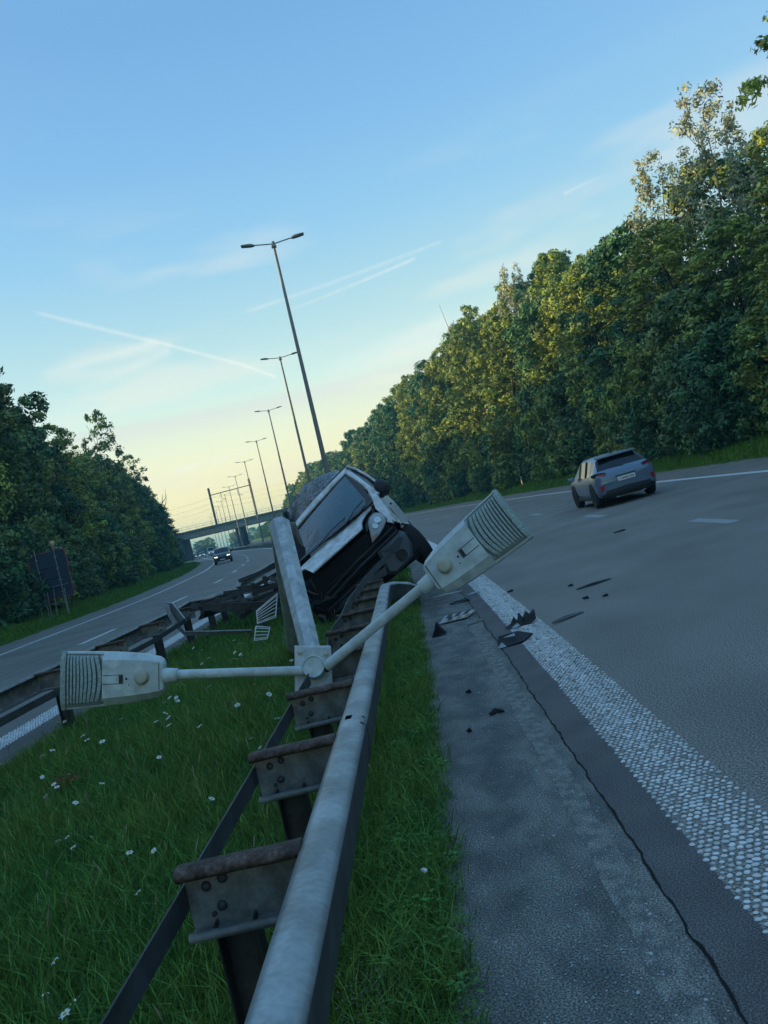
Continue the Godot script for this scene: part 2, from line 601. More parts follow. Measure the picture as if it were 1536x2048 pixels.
# ---------------------------------------------------------------- land and road
# lanes across the right carriageway with their wheel tracks: polished paler, oil darkened between
const LANES := [3.05, 3.35, 3.9, 4.35, 4.8, 5.3, 5.8, 6.3, 6.8, 7.3, 7.9, 8.4, 8.9, 9.5, 10.0, 10.5, 11.2, 13.3]
const WEAR := [0.98, 0.98, 0.95, 1.04, 1.03, 0.93, 0.93, 1.03, 1.02, 0.97, 0.95, 1.02, 0.92, 0.92, 1.02, 0.96, 0.92, 0.90]

func land() -> void:
	M.asphalt.vertex_color_use_as_albedo = true
	var m := MB.new()
	m.quad(Vector3(-1500, -0.8, -1800), Vector3(1500, -0.8, -1800), Vector3(1500, -0.8, 900), Vector3(-1500, -0.8, 900))
	struct("ground", m, M.soil_far, null, "dark grassy ground reaching to the horizon")
	struct("verge_right", ribbon([13.2, 14.5, 16.0, 20.0, 30.0, 45.0, 90.0], -40, 420, 4.0, -0.02), M.soil_far, null, "grassy bank rising right of the motorway")
	struct("verge_left", ribbon([-100.0, -72.0, -59.6, -45.0, -24.0, -17.0, -15.0, -12.3], -40, 420, 4.0, -0.02), M.soil_far, null, "grassy left verge with an added hidden bank blocking low sun")
	struct("median", ribbon([-2.05, -1.0, 0.0, 1.0, 2.1], -40, 420, 2.0, -0.012), M.soil, null, "narrow grass median between the two carriageways")
	var road := struct("road_right", ribbon(LANES, -40, 420, 2.0, 0.0, WEAR).mesh(true), M.asphalt, null, "blue grey asphalt carriageway curving left, right of the wreck")
	struct("gutter_strip", ragged_strip(2.06, 2.87, -40, 60, 0.003, 0.02, 0.0), M.gutter, road)
	struct("gutter_strip", ribbon([2.06, 2.87], 60, 420, 4.0, 0.003), M.gutter, road)
	struct("patch_strip", ribbon([2.85, 3.085], -40, 420, 2.0, 0.0015), M.asphalt_strip, road)
	struct("joint_crack", crack_line(2.868, -2.0, 60.0), M.crack, road)
	struct("edge_line", ribbon([10.88, 11.12], -40, 420, 2.0, 0.004), M.paint, road)
	var s := 12.55 - 7.1 * 3
	while s < 300.0:
		struct("lane_dash", ribbon([7.0, 7.2], s - 0.8, s + 0.8, 0.4, 0.004), M.paint_worn, road)
		s += 7.1
	struct("median_line", ribbon([3.11, 3.43], 22.0, 420, 2.0, 0.004), M.paint, road)
	dots("profiled_marking", 3.085, 3.435, 0.6, 22.5, road)
	struct("gutter_edge", ragged_strip(2.68, 2.80, -40, 60, 0.005, 0.03, 0.028), M.dust, road)
	pebbles(road)
	var left := struct("road_left", ribbon([-12.4, -10.2, -6.5, -2.75, -2.0], -40, 420, 2.0, 0.0), M.asphalt_left, null, "asphalt carriageway of oncoming traffic left of the median")
	struct("edge_line", ribbon([-10.3, -10.08], -40, 420, 2.0, 0.004), M.paint, left)
	struct("median_line", ribbon([-3.0, -2.68], 19.0, 420, 2.0, 0.004), M.paint, left)
	struct("marking_base", ribbon([-3.0, -2.68], 0.0, 19.0, 2.0, 0.003), M.paint_worn, left)
	dots("profiled_marking", -3.02, -2.66, 4.0, 19.5, left)
	struct("lane_joint", ribbon([-6.60, -6.57], -20, 200, 2.0, 0.003), M.paint_worn, left)
	s = 20.9 - 8.8 * 2
	while s < 260.0:
		struct("lane_dash", ribbon([-6.62, -6.42], s - 1.1, s + 1.5, 0.65, 0.005), M.paint, left)
		s += 8.8
	struct("patch_strip", ribbon([-2.66, -2.0], -40, 420, 2.0, 0.002), M.asphalt_strip, left)

func ragged_strip(u0: float, u1: float, s0: float, s1: float, lift: float, amp: float, wild: float) -> MB:
	var m := MB.new()
	var n := FastNoiseLite.new()
	n.seed = 77
	n.frequency = 0.8
	var rows := []
	var s := s0
	while s < s1:
		rows.append([rp(u0 + wild * n.get_noise_1d(s * 1.3 + 50.0) + wild * 0.6 * n.get_noise_1d(s * 3.1), s, lift), rp((u0 + u1) * 0.5, s, lift), rp(u1 + amp * n.get_noise_1d(s * 2.0), s, lift)])
		s += 0.06 if s > 0.0 and s < 14.0 else 0.5
	m.loft(rows, false, true, false)
	return m

func crack_line(u: float, s0: float, s1: float) -> MB:
	var m := MB.new()
	var n := FastNoiseLite.new()
	n.seed = 31
	n.frequency = 1.0
	var rows := []
	var s := s0
	while s < s1:
		var w := 0.003 + 0.0055 * absf(n.get_noise_1d(s * 5.0 + 90.0)) + 0.006 * maxf(0.0, 1.3 * n.get_noise_1d(s * 19.0 + 300.0))
		var c := u + 0.02 * n.get_noise_1d(s * 2.0) + 0.012 * n.get_noise_1d(s * 9.0)
		rows.append([rp(c - w, s, 0.0065), rp(c + w, s, 0.0065)])
		s += 0.04 if s < 14.0 else 0.3
	m.loft(rows, false, true, false)
	return m

func dots(called: String, u0: float, u1: float, s0: float, s1: float, parent: Node3D) -> void:
	var m := MB.new()
	m.lathe(Vector3.ZERO, Vector3.UP, [[1.0, 0.0], [0.92, 0.5], [0.6, 0.9], [0.0, 1.0]], 8)
	var where := []
	var tints := []
	var s := s0
	var row := 0
	var cols := 11
	while s < s1:
		for k in cols:
			if rng.randf() < 0.05:
				continue
			var mid := absf((k + 0.5 * (row % 2)) / float(cols - 1) - 0.5)
			var u := lerpf(u0, u1, (k + 0.5 * (row % 2)) / float(cols - 0.5)) + rng.randfn(0, 0.0025)
			var fat := 1.12 if mid < 0.16 else 0.95
			var sz := 0.0126 * fat * rng.randf_range(0.78, 1.2)
			var b := Basis(Vector3.UP, yaw(s) + rng.randf_range(-0.5, 0.5)).scaled(Vector3.ONE)
			b = b * Basis.from_scale(Vector3(sz * 1.05, rng.randf_range(0.004, 0.008), sz * 0.74))
			where.append(Transform3D(b, rp(u, s + rng.randfn(0, 0.003), gh(u) + 0.002)))
			tints.append(Color.WHITE * rng.randf_range(0.62, 1.0))
		s += 0.035
		row += 1
	M.paint_dot.vertex_color_use_as_albedo = true
	scatter(called, m.mesh(), M.paint_dot, where, tints, parent)

func pebbles(parent: Node3D) -> void:
	var m := MB.new()
	m.lathe(Vector3.ZERO, Vector3.UP, [[0.0, -0.3], [0.8, 0.0], [1.0, 0.4], [0.5, 0.9], [0.0, 1.0]], 5, false)
	var where := []
	var tints := []
	M.pebble.vertex_color_use_as_albedo = true
	for i in 6500:
		var s := 0.8 + 14.0 * pow(rng.randf(), 1.6)
		var u := 2.12 + 0.72 * rng.randf() if i % 3 else 2.55 + rng.randfn(0, 0.12)
		var z := rng.randf_range(0.0014, 0.0042) * (1.8 if rng.randf() < 0.04 else 1.0)
		where.append(Transform3D(Basis(Vector3.UP, rng.randf() * TAU) * Basis.from_scale(Vector3(z * 1.4, z * 0.8, z)), rp(u, s, gh(u) + 0.004)))
		tints.append(Color.WHITE * rng.randf_range(0.35, 1.25))
	scatter("gravel", m.mesh(), M.pebble, where, tints, parent)
	where = []
	tints = []
	for i in 9000:
		var s := 2.0 + 16.0 * pow(rng.randf(), 1.5)
		var u := rng.randf_range(3.6, 8.5)
		var z := rng.randf_range(0.0012, 0.0036)
		where.append(Transform3D(Basis(Vector3.UP, rng.randf() * TAU) * Basis.from_scale(Vector3(z * 1.4, z * 0.5, z)), rp(u, s, gh(u) + 0.001)))
		tints.append(Color.WHITE * rng.randf_range(0.3, 0.9))
	scatter("asphalt_chips", m.mesh(), M.pebble, where, tints, parent)

# ---------------------------------------------------------------- bridge and overhead line
func bridge() -> void:
	var b := thing("bridge", "grey concrete railway bridge crossing the motorway far ahead", "bridge", Vector3(-42, 0, -206))
	var m := MB.new()
	m.box(Vector3(10, 6.55, -5), Vector3(120, 1.5, 10), Basis(), 0.05)
	obj("deck_girder", m, M.concrete, b)
	m = MB.new()
	m.box(Vector3(10, 7.62, -5), Vector3(120, 0.62, 10.8), Basis(), 0.04)
	obj("parapet", m, M.concrete_dark, b)
	m = MB.new()
	for k in 3:
		m.box(Vector3(2.5, 2.9, -1.8 - 3.2 * k), Vector3(1.6, 5.8, 1.6), Basis(), 0.1)
	obj("pier", m, M.concrete_dark, b)
	m = MB.new()
	m.box(Vector3(-21, 2.8, -6), Vector3(16, 5.95, 8), Basis(), 0.1)
	obj("abutment", m, M.concrete_dark, b)
	m = MB.new()
	m.box(Vector3(44, 2.9, -6), Vector3(40, 5.9, 8), Basis(), 0.1)
	obj("abutment", m, M.concrete_dark, b)
	m = MB.new()
	for k in 61:
		m.tube([Vector3(-50 + k * 2.0, 7.93, 0.2), Vector3(-50 + k * 2.0, 9.1, 0.2)], 0.035, 5)
	for y in [8.5, 9.1]:
		m.tube([Vector3(-50, y, 0.2), Vector3(70, y, 0.2)], 0.035, 5)
	obj("railing", m, M.sign_post, b)
	var portal := thing("catenary_portal", "dark steel mast pair with crossbeam standing on the far bridge", "mast", Vector3(-45.0, 0, -208))
	for x in [0.0, 11.2]:
		m = MB.new()
		m.box(Vector3(x, 12.9, 0), Vector3(0.52, 10.2, 0.5), Basis(), 0.03)
		obj("mast", m, M.iron_dark, portal)
	m = MB.new()
	m.tube([Vector3(0, 16.0, 0), Vector3(11.2, 16.3, 0)], 0.13, 6)
	obj("crossbeam", m, M.iron_dark, portal)
	for k in 2:
		m = MB.new()
		m.tube([Vector3(3.0 + k * 4.5, 16.0, 0), Vector3(3.0 + k * 4.5, 14.3, 0), Vector3(4.2 + k * 4.5, 14.2, 0)], 0.07, 5)
		obj("cantilever", m, M.iron_dark, portal)
	var k2 := 0
	for w in [[15.3, -207.0, "topmost"], [13.9, -208.6, "middle"], [12.6, -209.5, "lowest"]]:
		m = MB.new()
		var pts := []
		for i in 31:
			var x := -130.0 + i * 5.0
			var sag := 0.9 * (1.0 - pow(fposmod(x + 45.0, 30.0) / 15.0 - 1.0, 2.0))
			pts.append(Vector3(x, w[0] - sag, w[1]))
		m.tube(pts, 0.016, 4)
		tag(obj("overhead_wire", m, M.iron_dark), "%s overhead railway wire against the pale sky above the bridge" % w[2], "wire")
		k2 += 1

# ---------------------------------------------------------------- forest
func crown(s: int, height: float, radius: float, low: float, clumps: int, per: int, leaf: float, tone: Color, tone2: Color, lit_top_bias := 0.0, squash := 0.8) -> ArrayMesh:
	var r := RandomNumberGenerator.new()
	r.seed = s
	var m := MB.new()
	for i in clumps:
		var f := pow(r.randf(), 0.9)
		var y := lerpf(low, height, f)
		var prof := sqrt(maxf(0.02, 1.0 - pow(absf(f - 0.38) / (0.64 if f > 0.38 else 0.60), 2.2)))
		var a := r.randf() * TAU
		var rad := radius * prof * (0.35 + 0.65 * sqrt(r.randf())) * (0.82 + 0.26 * sin(a * 3.0 + s) * sin(f * 7.0 + s))
		var at := Vector3(cos(a) * rad, y, sin(a) * rad)
		var cr := r.randf_range(0.45, 1.0) * radius * 0.30 * (1.0 - 0.4 * f)
		var mixc := tone.lerp(tone2, clampf(r.randf() * 0.75 + f * lit_top_bias, 0, 1)) * r.randf_range(0.62, 1.25)  # upper clumps lean to the second tone, sunlight worked into leaf colour
		for k in per:
			var d := Vector3(r.randfn(), r.randfn() * 0.9 + 0.25, r.randfn()).normalized()
			var q := at + Vector3(d.x, d.y * squash, d.z) * cr * pow(r.randf(), 0.35)
			var nrm := (d + Vector3(r.randfn(), r.randfn() + 0.4, r.randfn()) * 0.42).normalized()
			var ax := nrm.cross(Vector3(r.randfn(), r.randfn(), r.randfn())).normalized()
			var ay := nrm.cross(ax)
			var l := leaf * r.randf_range(0.6, 1.35) * (1.55 if q.distance_to(at) < cr * 0.62 else 1.0)
			var w := l * r.randf_range(0.32, 0.5)
			var j := r.randf_range(0.7, 1.3)
			m.tint = Color(mixc.r * j * r.randf_range(0.9, 1.12), mixc.g * j, mixc.b * j * r.randf_range(0.85, 1.1))
			m.quad(q - ax * l, q - ay * w + ax * l * 0.1, q + ax * l, q + ay * w + ax * l * 0.1)
	return m.mesh(true)

func trunk(s: int, height: float, radius: float, spread: float) -> ArrayMesh:
	var r := RandomNumberGenerator.new()
	r.seed = s + 500
	var m := MB.new()
	var pts := []
	var rad := []
	for i in 7:
		var f := i / 6.0
		pts.append(Vector3(r.randfn() * 0.12 * i * 0.4, -0.4 + f * height * 0.93, r.randfn() * 0.12 * i * 0.4))
		rad.append(radius * (1.0 - 0.88 * f))
	m.tube(pts, rad, 6)
	for k in 9:
		var i := 2 + k % 4
		var a := r.randf() * TAU
		var d := Vector3(cos(a), r.randf_range(0.4, 1.1), sin(a)).normalized()
		var l := spread * r.randf_range(0.6, 0.95)
		var p0: Vector3 = pts[i].lerp(pts[i + 1], r.randf())
		m.tube([p0, p0 + d * l * 0.5, p0 + (d + Vector3.UP * 0.25) * l], [rad[i] * 0.45, rad[i] * 0.28, 0.02], 5)
	return m.mesh()

func plant(called: String, kind: Array, at: Vector3, size: Vector3, turn: float, label: String, category: String, group: String) -> void:
	var t := thing(called, label, category, at, group)
	t.basis = Basis(Vector3.UP, turn) * Basis.from_scale(size)
	if kind[1]:
		obj("trunk", kind[1], kind[2], t)
	obj("crown", kind[0], M.leaf, t)

func forest() -> void:
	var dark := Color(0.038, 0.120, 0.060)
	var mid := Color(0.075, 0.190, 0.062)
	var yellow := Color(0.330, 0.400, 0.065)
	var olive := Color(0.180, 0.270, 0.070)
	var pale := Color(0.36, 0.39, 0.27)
	var kinds := []
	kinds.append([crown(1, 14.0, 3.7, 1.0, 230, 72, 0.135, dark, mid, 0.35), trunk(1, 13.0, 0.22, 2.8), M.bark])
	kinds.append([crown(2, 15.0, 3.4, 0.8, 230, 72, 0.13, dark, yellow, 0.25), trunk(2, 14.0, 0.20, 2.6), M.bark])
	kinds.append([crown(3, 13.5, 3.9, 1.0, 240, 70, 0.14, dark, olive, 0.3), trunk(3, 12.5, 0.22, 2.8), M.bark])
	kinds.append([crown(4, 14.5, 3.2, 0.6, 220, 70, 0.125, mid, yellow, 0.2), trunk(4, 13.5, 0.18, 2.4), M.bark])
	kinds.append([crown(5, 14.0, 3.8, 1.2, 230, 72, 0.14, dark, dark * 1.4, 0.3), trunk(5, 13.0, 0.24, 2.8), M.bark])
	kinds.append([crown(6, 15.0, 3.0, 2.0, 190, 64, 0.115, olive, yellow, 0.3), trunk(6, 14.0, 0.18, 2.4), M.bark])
	var birch := [crown(7, 14.5, 2.1, 4.0, 150, 40, 0.085, mid, pale, 0.8, 1.3), trunk(7, 14.6, 0.12, 1.9), M.pale_bark]
	var wispy := [crown(8, 13.0, 2.4, 5.0, 90, 26, 0.15, dark, olive, 0.2, 1.1), trunk(8, 13.4, 0.12, 2.4), M.bark]
	var bushes := []
	bushes.append([crown(21, 3.0, 1.9, 0.1, 100, 60, 0.085, dark, mid, 0.4), null, null])
	bushes.append([crown(22, 2.4, 1.7, 0.1, 90, 60, 0.08, mid, yellow, 0.2), null, null])
	bushes.append([crown(23, 4.2, 1.9, 0.1, 120, 60, 0.09, dark, olive, 0.3), null, null])
	var shrubs := [[crown(31, 4.6, 2.5, 0.1, 190, 62, 0.095, dark, mid, 0.3), null, null], [crown(32, 4.2, 2.4, 0.1, 180, 62, 0.09, mid, yellow, 0.15), null, null], [crown(33, 5.2, 2.4, 0.1, 200, 62, 0.10, dark, olive, 0.3), null, null]]
	# where the photograph shows the tree tops: [course, height], right and, where in view, left
	var right_top := [[-20, 9.5], [18, 9.5], [26, 9.6], [29, 10.4], [33, 12.4], [38, 14.4], [48, 15.2], [60, 18.4], [74, 19.0], [95, 18.2], [121, 17.0], [146, 16.4], [182, 16.4], [212, 16.0], [232, 8.5], [400, 8.0]]
	var left_top := [[-20, 22.0], [38, 22.0], [45, 18.0], [51, 16.4], [65, 14.4], [80, 14.6], [105, 15.5], [130, 15.0], [150, 13.0], [168, 8.5], [400, 7.0]]  # first heights, out of view, raised to shade the near right trees
	var s := -34.0
	var n := 0
	while s < 330.0:
		for side in [1, -1]:
			var tops: Array = right_top if side > 0 else left_top
			for row in 3:
				var u: float = [17.6, 20.8, 25.0][row] if side > 0 else [-18.6, -22.2, -26.0][row]
				u += rng.randfn(0, 0.5)
				var ss: float = s + [0.0, 2.2, 1.1][row] + rng.randfn(0, 0.5)
				var tall := rng.randf_range(0.9, 1.07)
				var top: float = pick(tops, ss) * [0.84, 0.99, 1.06][row] * tall
				if row == 2 and ((s < 10.0 and side > 0) or rng.randf() < (0.25 if side > 0 or s > 45.0 else 0.0)):
					continue
				if side > 0 and ss < -14.0:
					continue
				if side < 0 and ss > 150.0 and (ss < 214.0 or row > 0):
					continue
				if row == 1 and ss > 225.0 and rng.randf() < 0.5:
					continue
				var base := gh(u) - 0.1
				var h: float = top - base
				var k := rng.randi() % 6
				var kind: Array = kinds[k]
				var kh: float = [14.0, 15.0, 13.5, 14.5, 14.0, 15.0][k]
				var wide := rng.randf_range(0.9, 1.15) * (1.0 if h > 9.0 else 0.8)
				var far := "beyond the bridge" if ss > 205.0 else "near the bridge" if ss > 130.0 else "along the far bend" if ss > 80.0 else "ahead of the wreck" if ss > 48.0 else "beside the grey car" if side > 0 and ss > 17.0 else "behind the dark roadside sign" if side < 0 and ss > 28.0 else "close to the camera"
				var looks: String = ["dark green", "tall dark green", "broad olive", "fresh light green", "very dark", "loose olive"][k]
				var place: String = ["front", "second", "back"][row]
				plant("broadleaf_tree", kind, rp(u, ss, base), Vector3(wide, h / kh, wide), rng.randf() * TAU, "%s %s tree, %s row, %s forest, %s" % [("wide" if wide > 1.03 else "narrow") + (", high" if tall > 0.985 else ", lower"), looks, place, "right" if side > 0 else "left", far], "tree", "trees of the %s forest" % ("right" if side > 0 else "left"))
				n += 1
		s += 4.6 if s < 120.0 else 6.5
	# the woods that close the view under the bridge
	for k in 46:
		var x := -210.0 + k * 5.6 + rng.randfn(0, 1.0)
		var z := 395.0 + rng.randfn(0, 10.0) + (k % 2) * 14.0
		var kk := rng.randi() % 5
		var hh := rng.randf_range(7.6, 9.2)
		plant("broadleaf_tree", kinds[kk], P(x, -0.6, z), Vector3(1.1, hh / 14.0, 1.1), rng.randf() * TAU, "small dim tree of the distant wood seen under the bridge deck", "tree", "trees of the distant wood")
	# pale, airy crowns that stand out on the skyline
	for q in [[19.5, 33.0, 16.2, birch, "pale airy birch standing above the dark right treetops"], [19.5, 38.0, 15.8, birch, "pale round birch top left of the tallest right birch"], [19.8, 61.0, 18.6, birch, "pale birch rising above sunlit green crowns on the right"], [19.0, 74.0, 18.0, birch, "brownish birch with a bare tip on the right skyline"], [19.0, 152.0, 15.4, birch, "small loose birch directly above the wrecked van's roof"], [-18.0, 80.0, 19.4, wispy, "thin airy tree standing clear above the left forest"], [-17.6, 101.0, 17.2, wispy, "sparse dark tree on the left skyline above the slope"], [-18.6, 128.0, 15.6, wispy, "leaning sparse tree at the left forest's lower edge"], [-19.0, 148.0, 11.0, wispy, "last sparse tree of the left forest before the bridge"], [19.5, 25.5, 14.6, kinds[5], "tall narrow tree at the photo's top right corner"]]:
		var base := gh(q[0]) - 0.1
		var h: float = q[2] - base
		plant("birch_tree" if q[3] == birch else "slender_tree", q[3], rp(q[0], q[1], base), Vector3(1.0, h / 14.4, 1.0), q[1], q[4], "tree", "")
	var bare := thing("dead_tree", "bare leafless trunk poking out of the left forest edge", "tree", rp(-17.5, 128.0, 0.5))
	var m := MB.new()
	m.tube([Vector3.ZERO, Vector3(0.5, 6, 0.2), Vector3(2.2, 11.5, 0.4)], [0.22, 0.15, 0.03], 6)
	obj("trunk", m, M.bark, bare)
	for k in 5:
		m = MB.new()
		var p0 := Vector3(0.4 + k * 0.3, 6.0 + k * 1.0, 0.25)
		m.tube([p0, p0 + Vector3(0.9, 0.9, 0.3 * (k % 3 - 1)), p0 + Vector3(2.0 - k * 0.2, 2.4, 0.5 * (k % 3 - 1))], [0.08, 0.05, 0.015], 5)
		obj("branch", m, M.bark, bare)
	bare = thing("dead_tree", "thin bare stick above the right treetops near the birches", "tree", rp(19.5, 74.0, 2.0))
	m = MB.new()
	m.tube([Vector3.ZERO, Vector3(-0.5, 10, 0.2), Vector3(-1.8, 18.3, 0.4)], [0.2, 0.06, 0.012], 6)
	obj("trunk", m, M.bark, bare)
	# undergrowth at the forest's foot
	s = 4.0
	var nb := 0
	while s < 150.0:
		for side in [1, -1]:
			if side < 0 and s < 24.0:
				continue
			var u := (15.9 if side > 0 else -16.6) + rng.randfn(0, 0.45) * 1.0
			var k := rng.randi() % 3
			var z := rng.randf_range(0.75, 1.25)
			var looks: String = ["dark green", "low light green", "tall olive"][k]
			var far := "towards the bridge" if s > 110.0 else "along the far bend" if s > 75.0 else "ahead of the wreck" if s > 48.0 else ("just past the grey car" if s > 32.0 else "beside the grey car" if s > 18.0 else "at the frame's right edge") if side > 0 else ("just past the roadside sign" if s > 36.0 else "behind the roadside sign")
			plant("bush", bushes[k], rp(u, s + rng.randfn(0, 0.6), gh(u) - 0.05), Vector3(z, z * rng.randf_range(0.8, 1.15), z), rng.randf() * TAU, "%s %s bush, foot of the %s forest, %s" % ["large" if z > 1.05 else "small" if z < 0.9 else "middling", looks, "right" if side > 0 else "left", far], "bush", "bushes along the %s forest edge" % ("right" if side > 0 else "left"))
			nb += 1
			if s > 8.0:
				k = rng.randi() % 3
				z = rng.randf_range(0.8, 1.3)
				plant("shrub", shrubs[k], rp(u + (0.9 if side > 0 else -0.9), s + 1.3 + rng.randfn(0, 0.5), gh(u) - 0.1), Vector3(z, z * rng.randf_range(0.9, 1.3), z), rng.randf() * TAU, "%s %s shrub under the front trees, %s forest, %s" % ["towering" if z > 1.15 else "tall" if z > 0.97 else "waist high", ["dark", "light green", "olive"][k], "right" if side > 0 else "left", far], "shrub", "shrubs under the %s forest's front trees" % ("right" if side > 0 else "left"))
		s += 2.6 if s < 60.0 else 4.2

func pick(table: Array, s: float) -> float:
	var i := 0
	while i < table.size() - 2 and s > table[i + 1][0]:
		i += 1
	return lerpf(table[i][1], table[i + 1][1], clampf((s - table[i][0]) / (table[i + 1][0] - table[i][0]), 0, 1))

# ---------------------------------------------------------------- standing lamp posts
func lamp_posts() -> void:
	var proto: Node3D
	var names := ["nearest and thickest lamp post, standing just behind the wrecked van", "second tall lamp post, its arms beside the nearest pole", "third lamp post of the median row", "fourth lamp post of the median row", "fifth lamp post, next before the bridge", "sixth lamp post, right at the bridge's edge", "seventh lamp post, standing before the bridge deck", "eighth lamp post, just behind the bridge"]
	for k in 13:
		var s := 39.5 + 25.95 * k
		var label: String = names[k] if k < names.size() else "small distant lamp post beyond the bridge, number %d from the bridge" % (k - 6)
		if k == 0:
			proto = thing("lamp_post", label, "lamp post", Vector3.ZERO, "lamp posts along the median")
			var m := MB.new()
			m.tube([Vector3(0, -0.1, 0), Vector3(0, 1.2, 0), Vector3(0, 16.15, 0)], [0.155, 0.150, 0.066], 10)
			obj("pole", m, M.pole_far, proto)
			m = MB.new()
			m.lathe(Vector3(0, 16.05, 0), Vector3.UP, [[0.10, 0.0], [0.10, 0.16], [0.07, 0.22]], 12)
			m.box(Vector3(0, 16.0, 0), Vector3(0.26, 0.10, 0.24), Basis(), 0.015)
			obj("mount", m, M.pole_far, proto)
			for x in [-1.0, 1.0]:
				m = MB.new()
				m.tube([Vector3(0.05 * x, 16.15, 0), Vector3(1.0 * x, 16.27, 0)], 0.032, 8)
				obj("arm", m, M.pole_far, proto)
				m = MB.new()
				var rings := []
				for q in [[0.94, 0.05, 0.035, 0.0], [1.0, 0.11, 0.06, 0.01], [1.14, 0.15, 0.10, 0.02], [1.40, 0.18, 0.075, 0.0], [1.64, 0.185, 0.04, 0.0]]:
					var y: float = 16.25 + (q[0] - 0.94) * 0.12
					var ring := []
					for c in [[-1.0, 0.0], [-0.8, 1.0], [0.8, 1.0], [1.0, 0.0], [0.9, -0.5], [-0.9, -0.5]]:
						ring.append(Vector3(q[0] * x, y + c[1] * q[2] * 0.8, c[0] * q[1]))
					rings.append(ring)
				m.loft(rings, true, false, true)
				obj("lamp_head", m, M.pole_far, proto)
		var o: Node3D = proto if k == 0 else dup(proto, label, "lamp posts along the median")
		o.position = rp(0.0 if k else 0.0, s, 0)
		o.rotation.y = yaw(s)

# ---------------------------------------------------------------- guard rails
const BEAM := [[-0.003, 0.736], [0.003, 0.748], [0.022, 0.757], [0.054, 0.757], [0.084, 0.750], [0.102, 0.740], [0.110, 0.730], [0.1125, 0.722]]
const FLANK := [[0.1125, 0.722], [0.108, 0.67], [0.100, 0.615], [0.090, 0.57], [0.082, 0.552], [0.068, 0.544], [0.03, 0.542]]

# sweeps the beam along points [u, s, rise, roll]; side +1 faces the right carriageway
func beam(pts: Array, side: float, proud := 0.0, outline := BEAM + FLANK) -> MB:
	var m := MB.new()
	var rings := []
	for q in pts:
		var outer := []
		var inner := []
		var roll: float = q[3] if q.size() > 3 else 0.0
		for b in outline:
			var d := Vector2(b[0] + proud, b[1] - 0.67).rotated(-roll)
			outer.append(rp(q[0] + side * d.x, q[1], 0.67 + d.y + q[2]))
			d = Vector2(b[0] + proud - 0.004, b[1] - 0.674).rotated(-roll)
			inner.push_front(rp(q[0] + side * d.x, q[1], 0.67 + d.y + q[2]))
		rings.append(outer + inner)
	m.loft(rings, true, true, true)
	return m

func rail_post(u: float, s: float, side: float) -> MB:
	var m := MB.new()
	var y := Basis(Vector3.UP, yaw(s))
	var p := rp(u, s, 0.255)
	m.box(p, Vector3(0.118, 0.67, 0.006), y, 0.002)
	m.box(p + y * Vector3(-0.056, 0, 0.030), Vector3(0.006, 0.67, 0.06), y, 0.002)
	m.box(p + y * Vector3(0.056, 0, 0.030), Vector3(0.006, 0.67, 0.06), y, 0.002)
	return m

# a cross channel with its rusty lip and its bolts
func spacer(parent: Node3D, u0: float, u1: float, s: float, tilt := 0.0, drop := 0.0) -> void:
	var c := rp((u0 + u1) * 0.5, s, 0.655 - drop)
	var b := Basis(Vector3.UP, yaw(s)) * Basis(Vector3.BACK, tilt)
	var l := absf(u1 - u0)
	var m := MB.new()
	m.box(c, Vector3(l, 0.178, 0.007), b, 0.002)
	m.box(c + b * Vector3(0, -0.088, 0.024), Vector3(l, 0.012, 0.058), b, 0.003)
	m.tube([c + b * Vector3(-l / 2, -0.084, 0.05), c + b * Vector3(l / 2, -0.084, 0.05)], 0.014, 8)
	var web := obj("spacer", m, M.galv_dark, parent)
	m = MB.new()
	var rings := []
	for x in [-l / 2 - 0.012, -l / 2 - 0.004, -l / 4, 0.0, l / 4, l / 2]:
		var ring := []
		var shr := 0.6 if x < -l / 2 - 0.01 else 1.0
		for q in [[-0.012, 0.0], [-0.010, 0.008], [0.02, 0.011], [0.046, 0.010], [0.058, 0.002], [0.060, -0.010], [0.052, -0.020], [0.042, -0.014], [0.036, -0.004], [0.0, -0.003]]:
			ring.append(c + b * Vector3(x, 0.092 + q[1] * shr + 0.001 * sin(x * 31.0 + s), q[0] * shr))
		rings.append(ring)
	m.loft(rings, true, true, true)
	obj("top_flange", m, M.rust, web)
	var e := -1.0 if u0 < u1 else 1.0
	for q in [[0.060, 0.030], [0.110, 0.044], [0.092, -0.032], [0.066, -0.050]]:
		m = MB.new()
		var r := 0.0145 if q[1] > -0.04 else 0.007
		m.lathe(c + b * Vector3(e * -1.0 * -1.0 * (l / 2 - q[0]), q[1], 0.0035), b.z, [[r * 1.05, 0.0], [r, 0.004], [r * 0.8, 0.009], [r * 0.35, 0.0115]], 10)
		obj("bolt", m, M.bolt, web)

func strap(parent: Node3D, pts: Array) -> void:
	var m := MB.new()
	var rings := []
	for q in pts:
		var a := rp(q[0], q[1], q[2])
		var b := rp(q[0] + 0.006, q[1], q[2])
		rings.append([a, b, b - Vector3(0, 0.07, 0), a - Vector3(0, 0.07, 0)])
	m.loft(rings, true, false, true)
	obj("tension_strap", m, M.flank, parent)

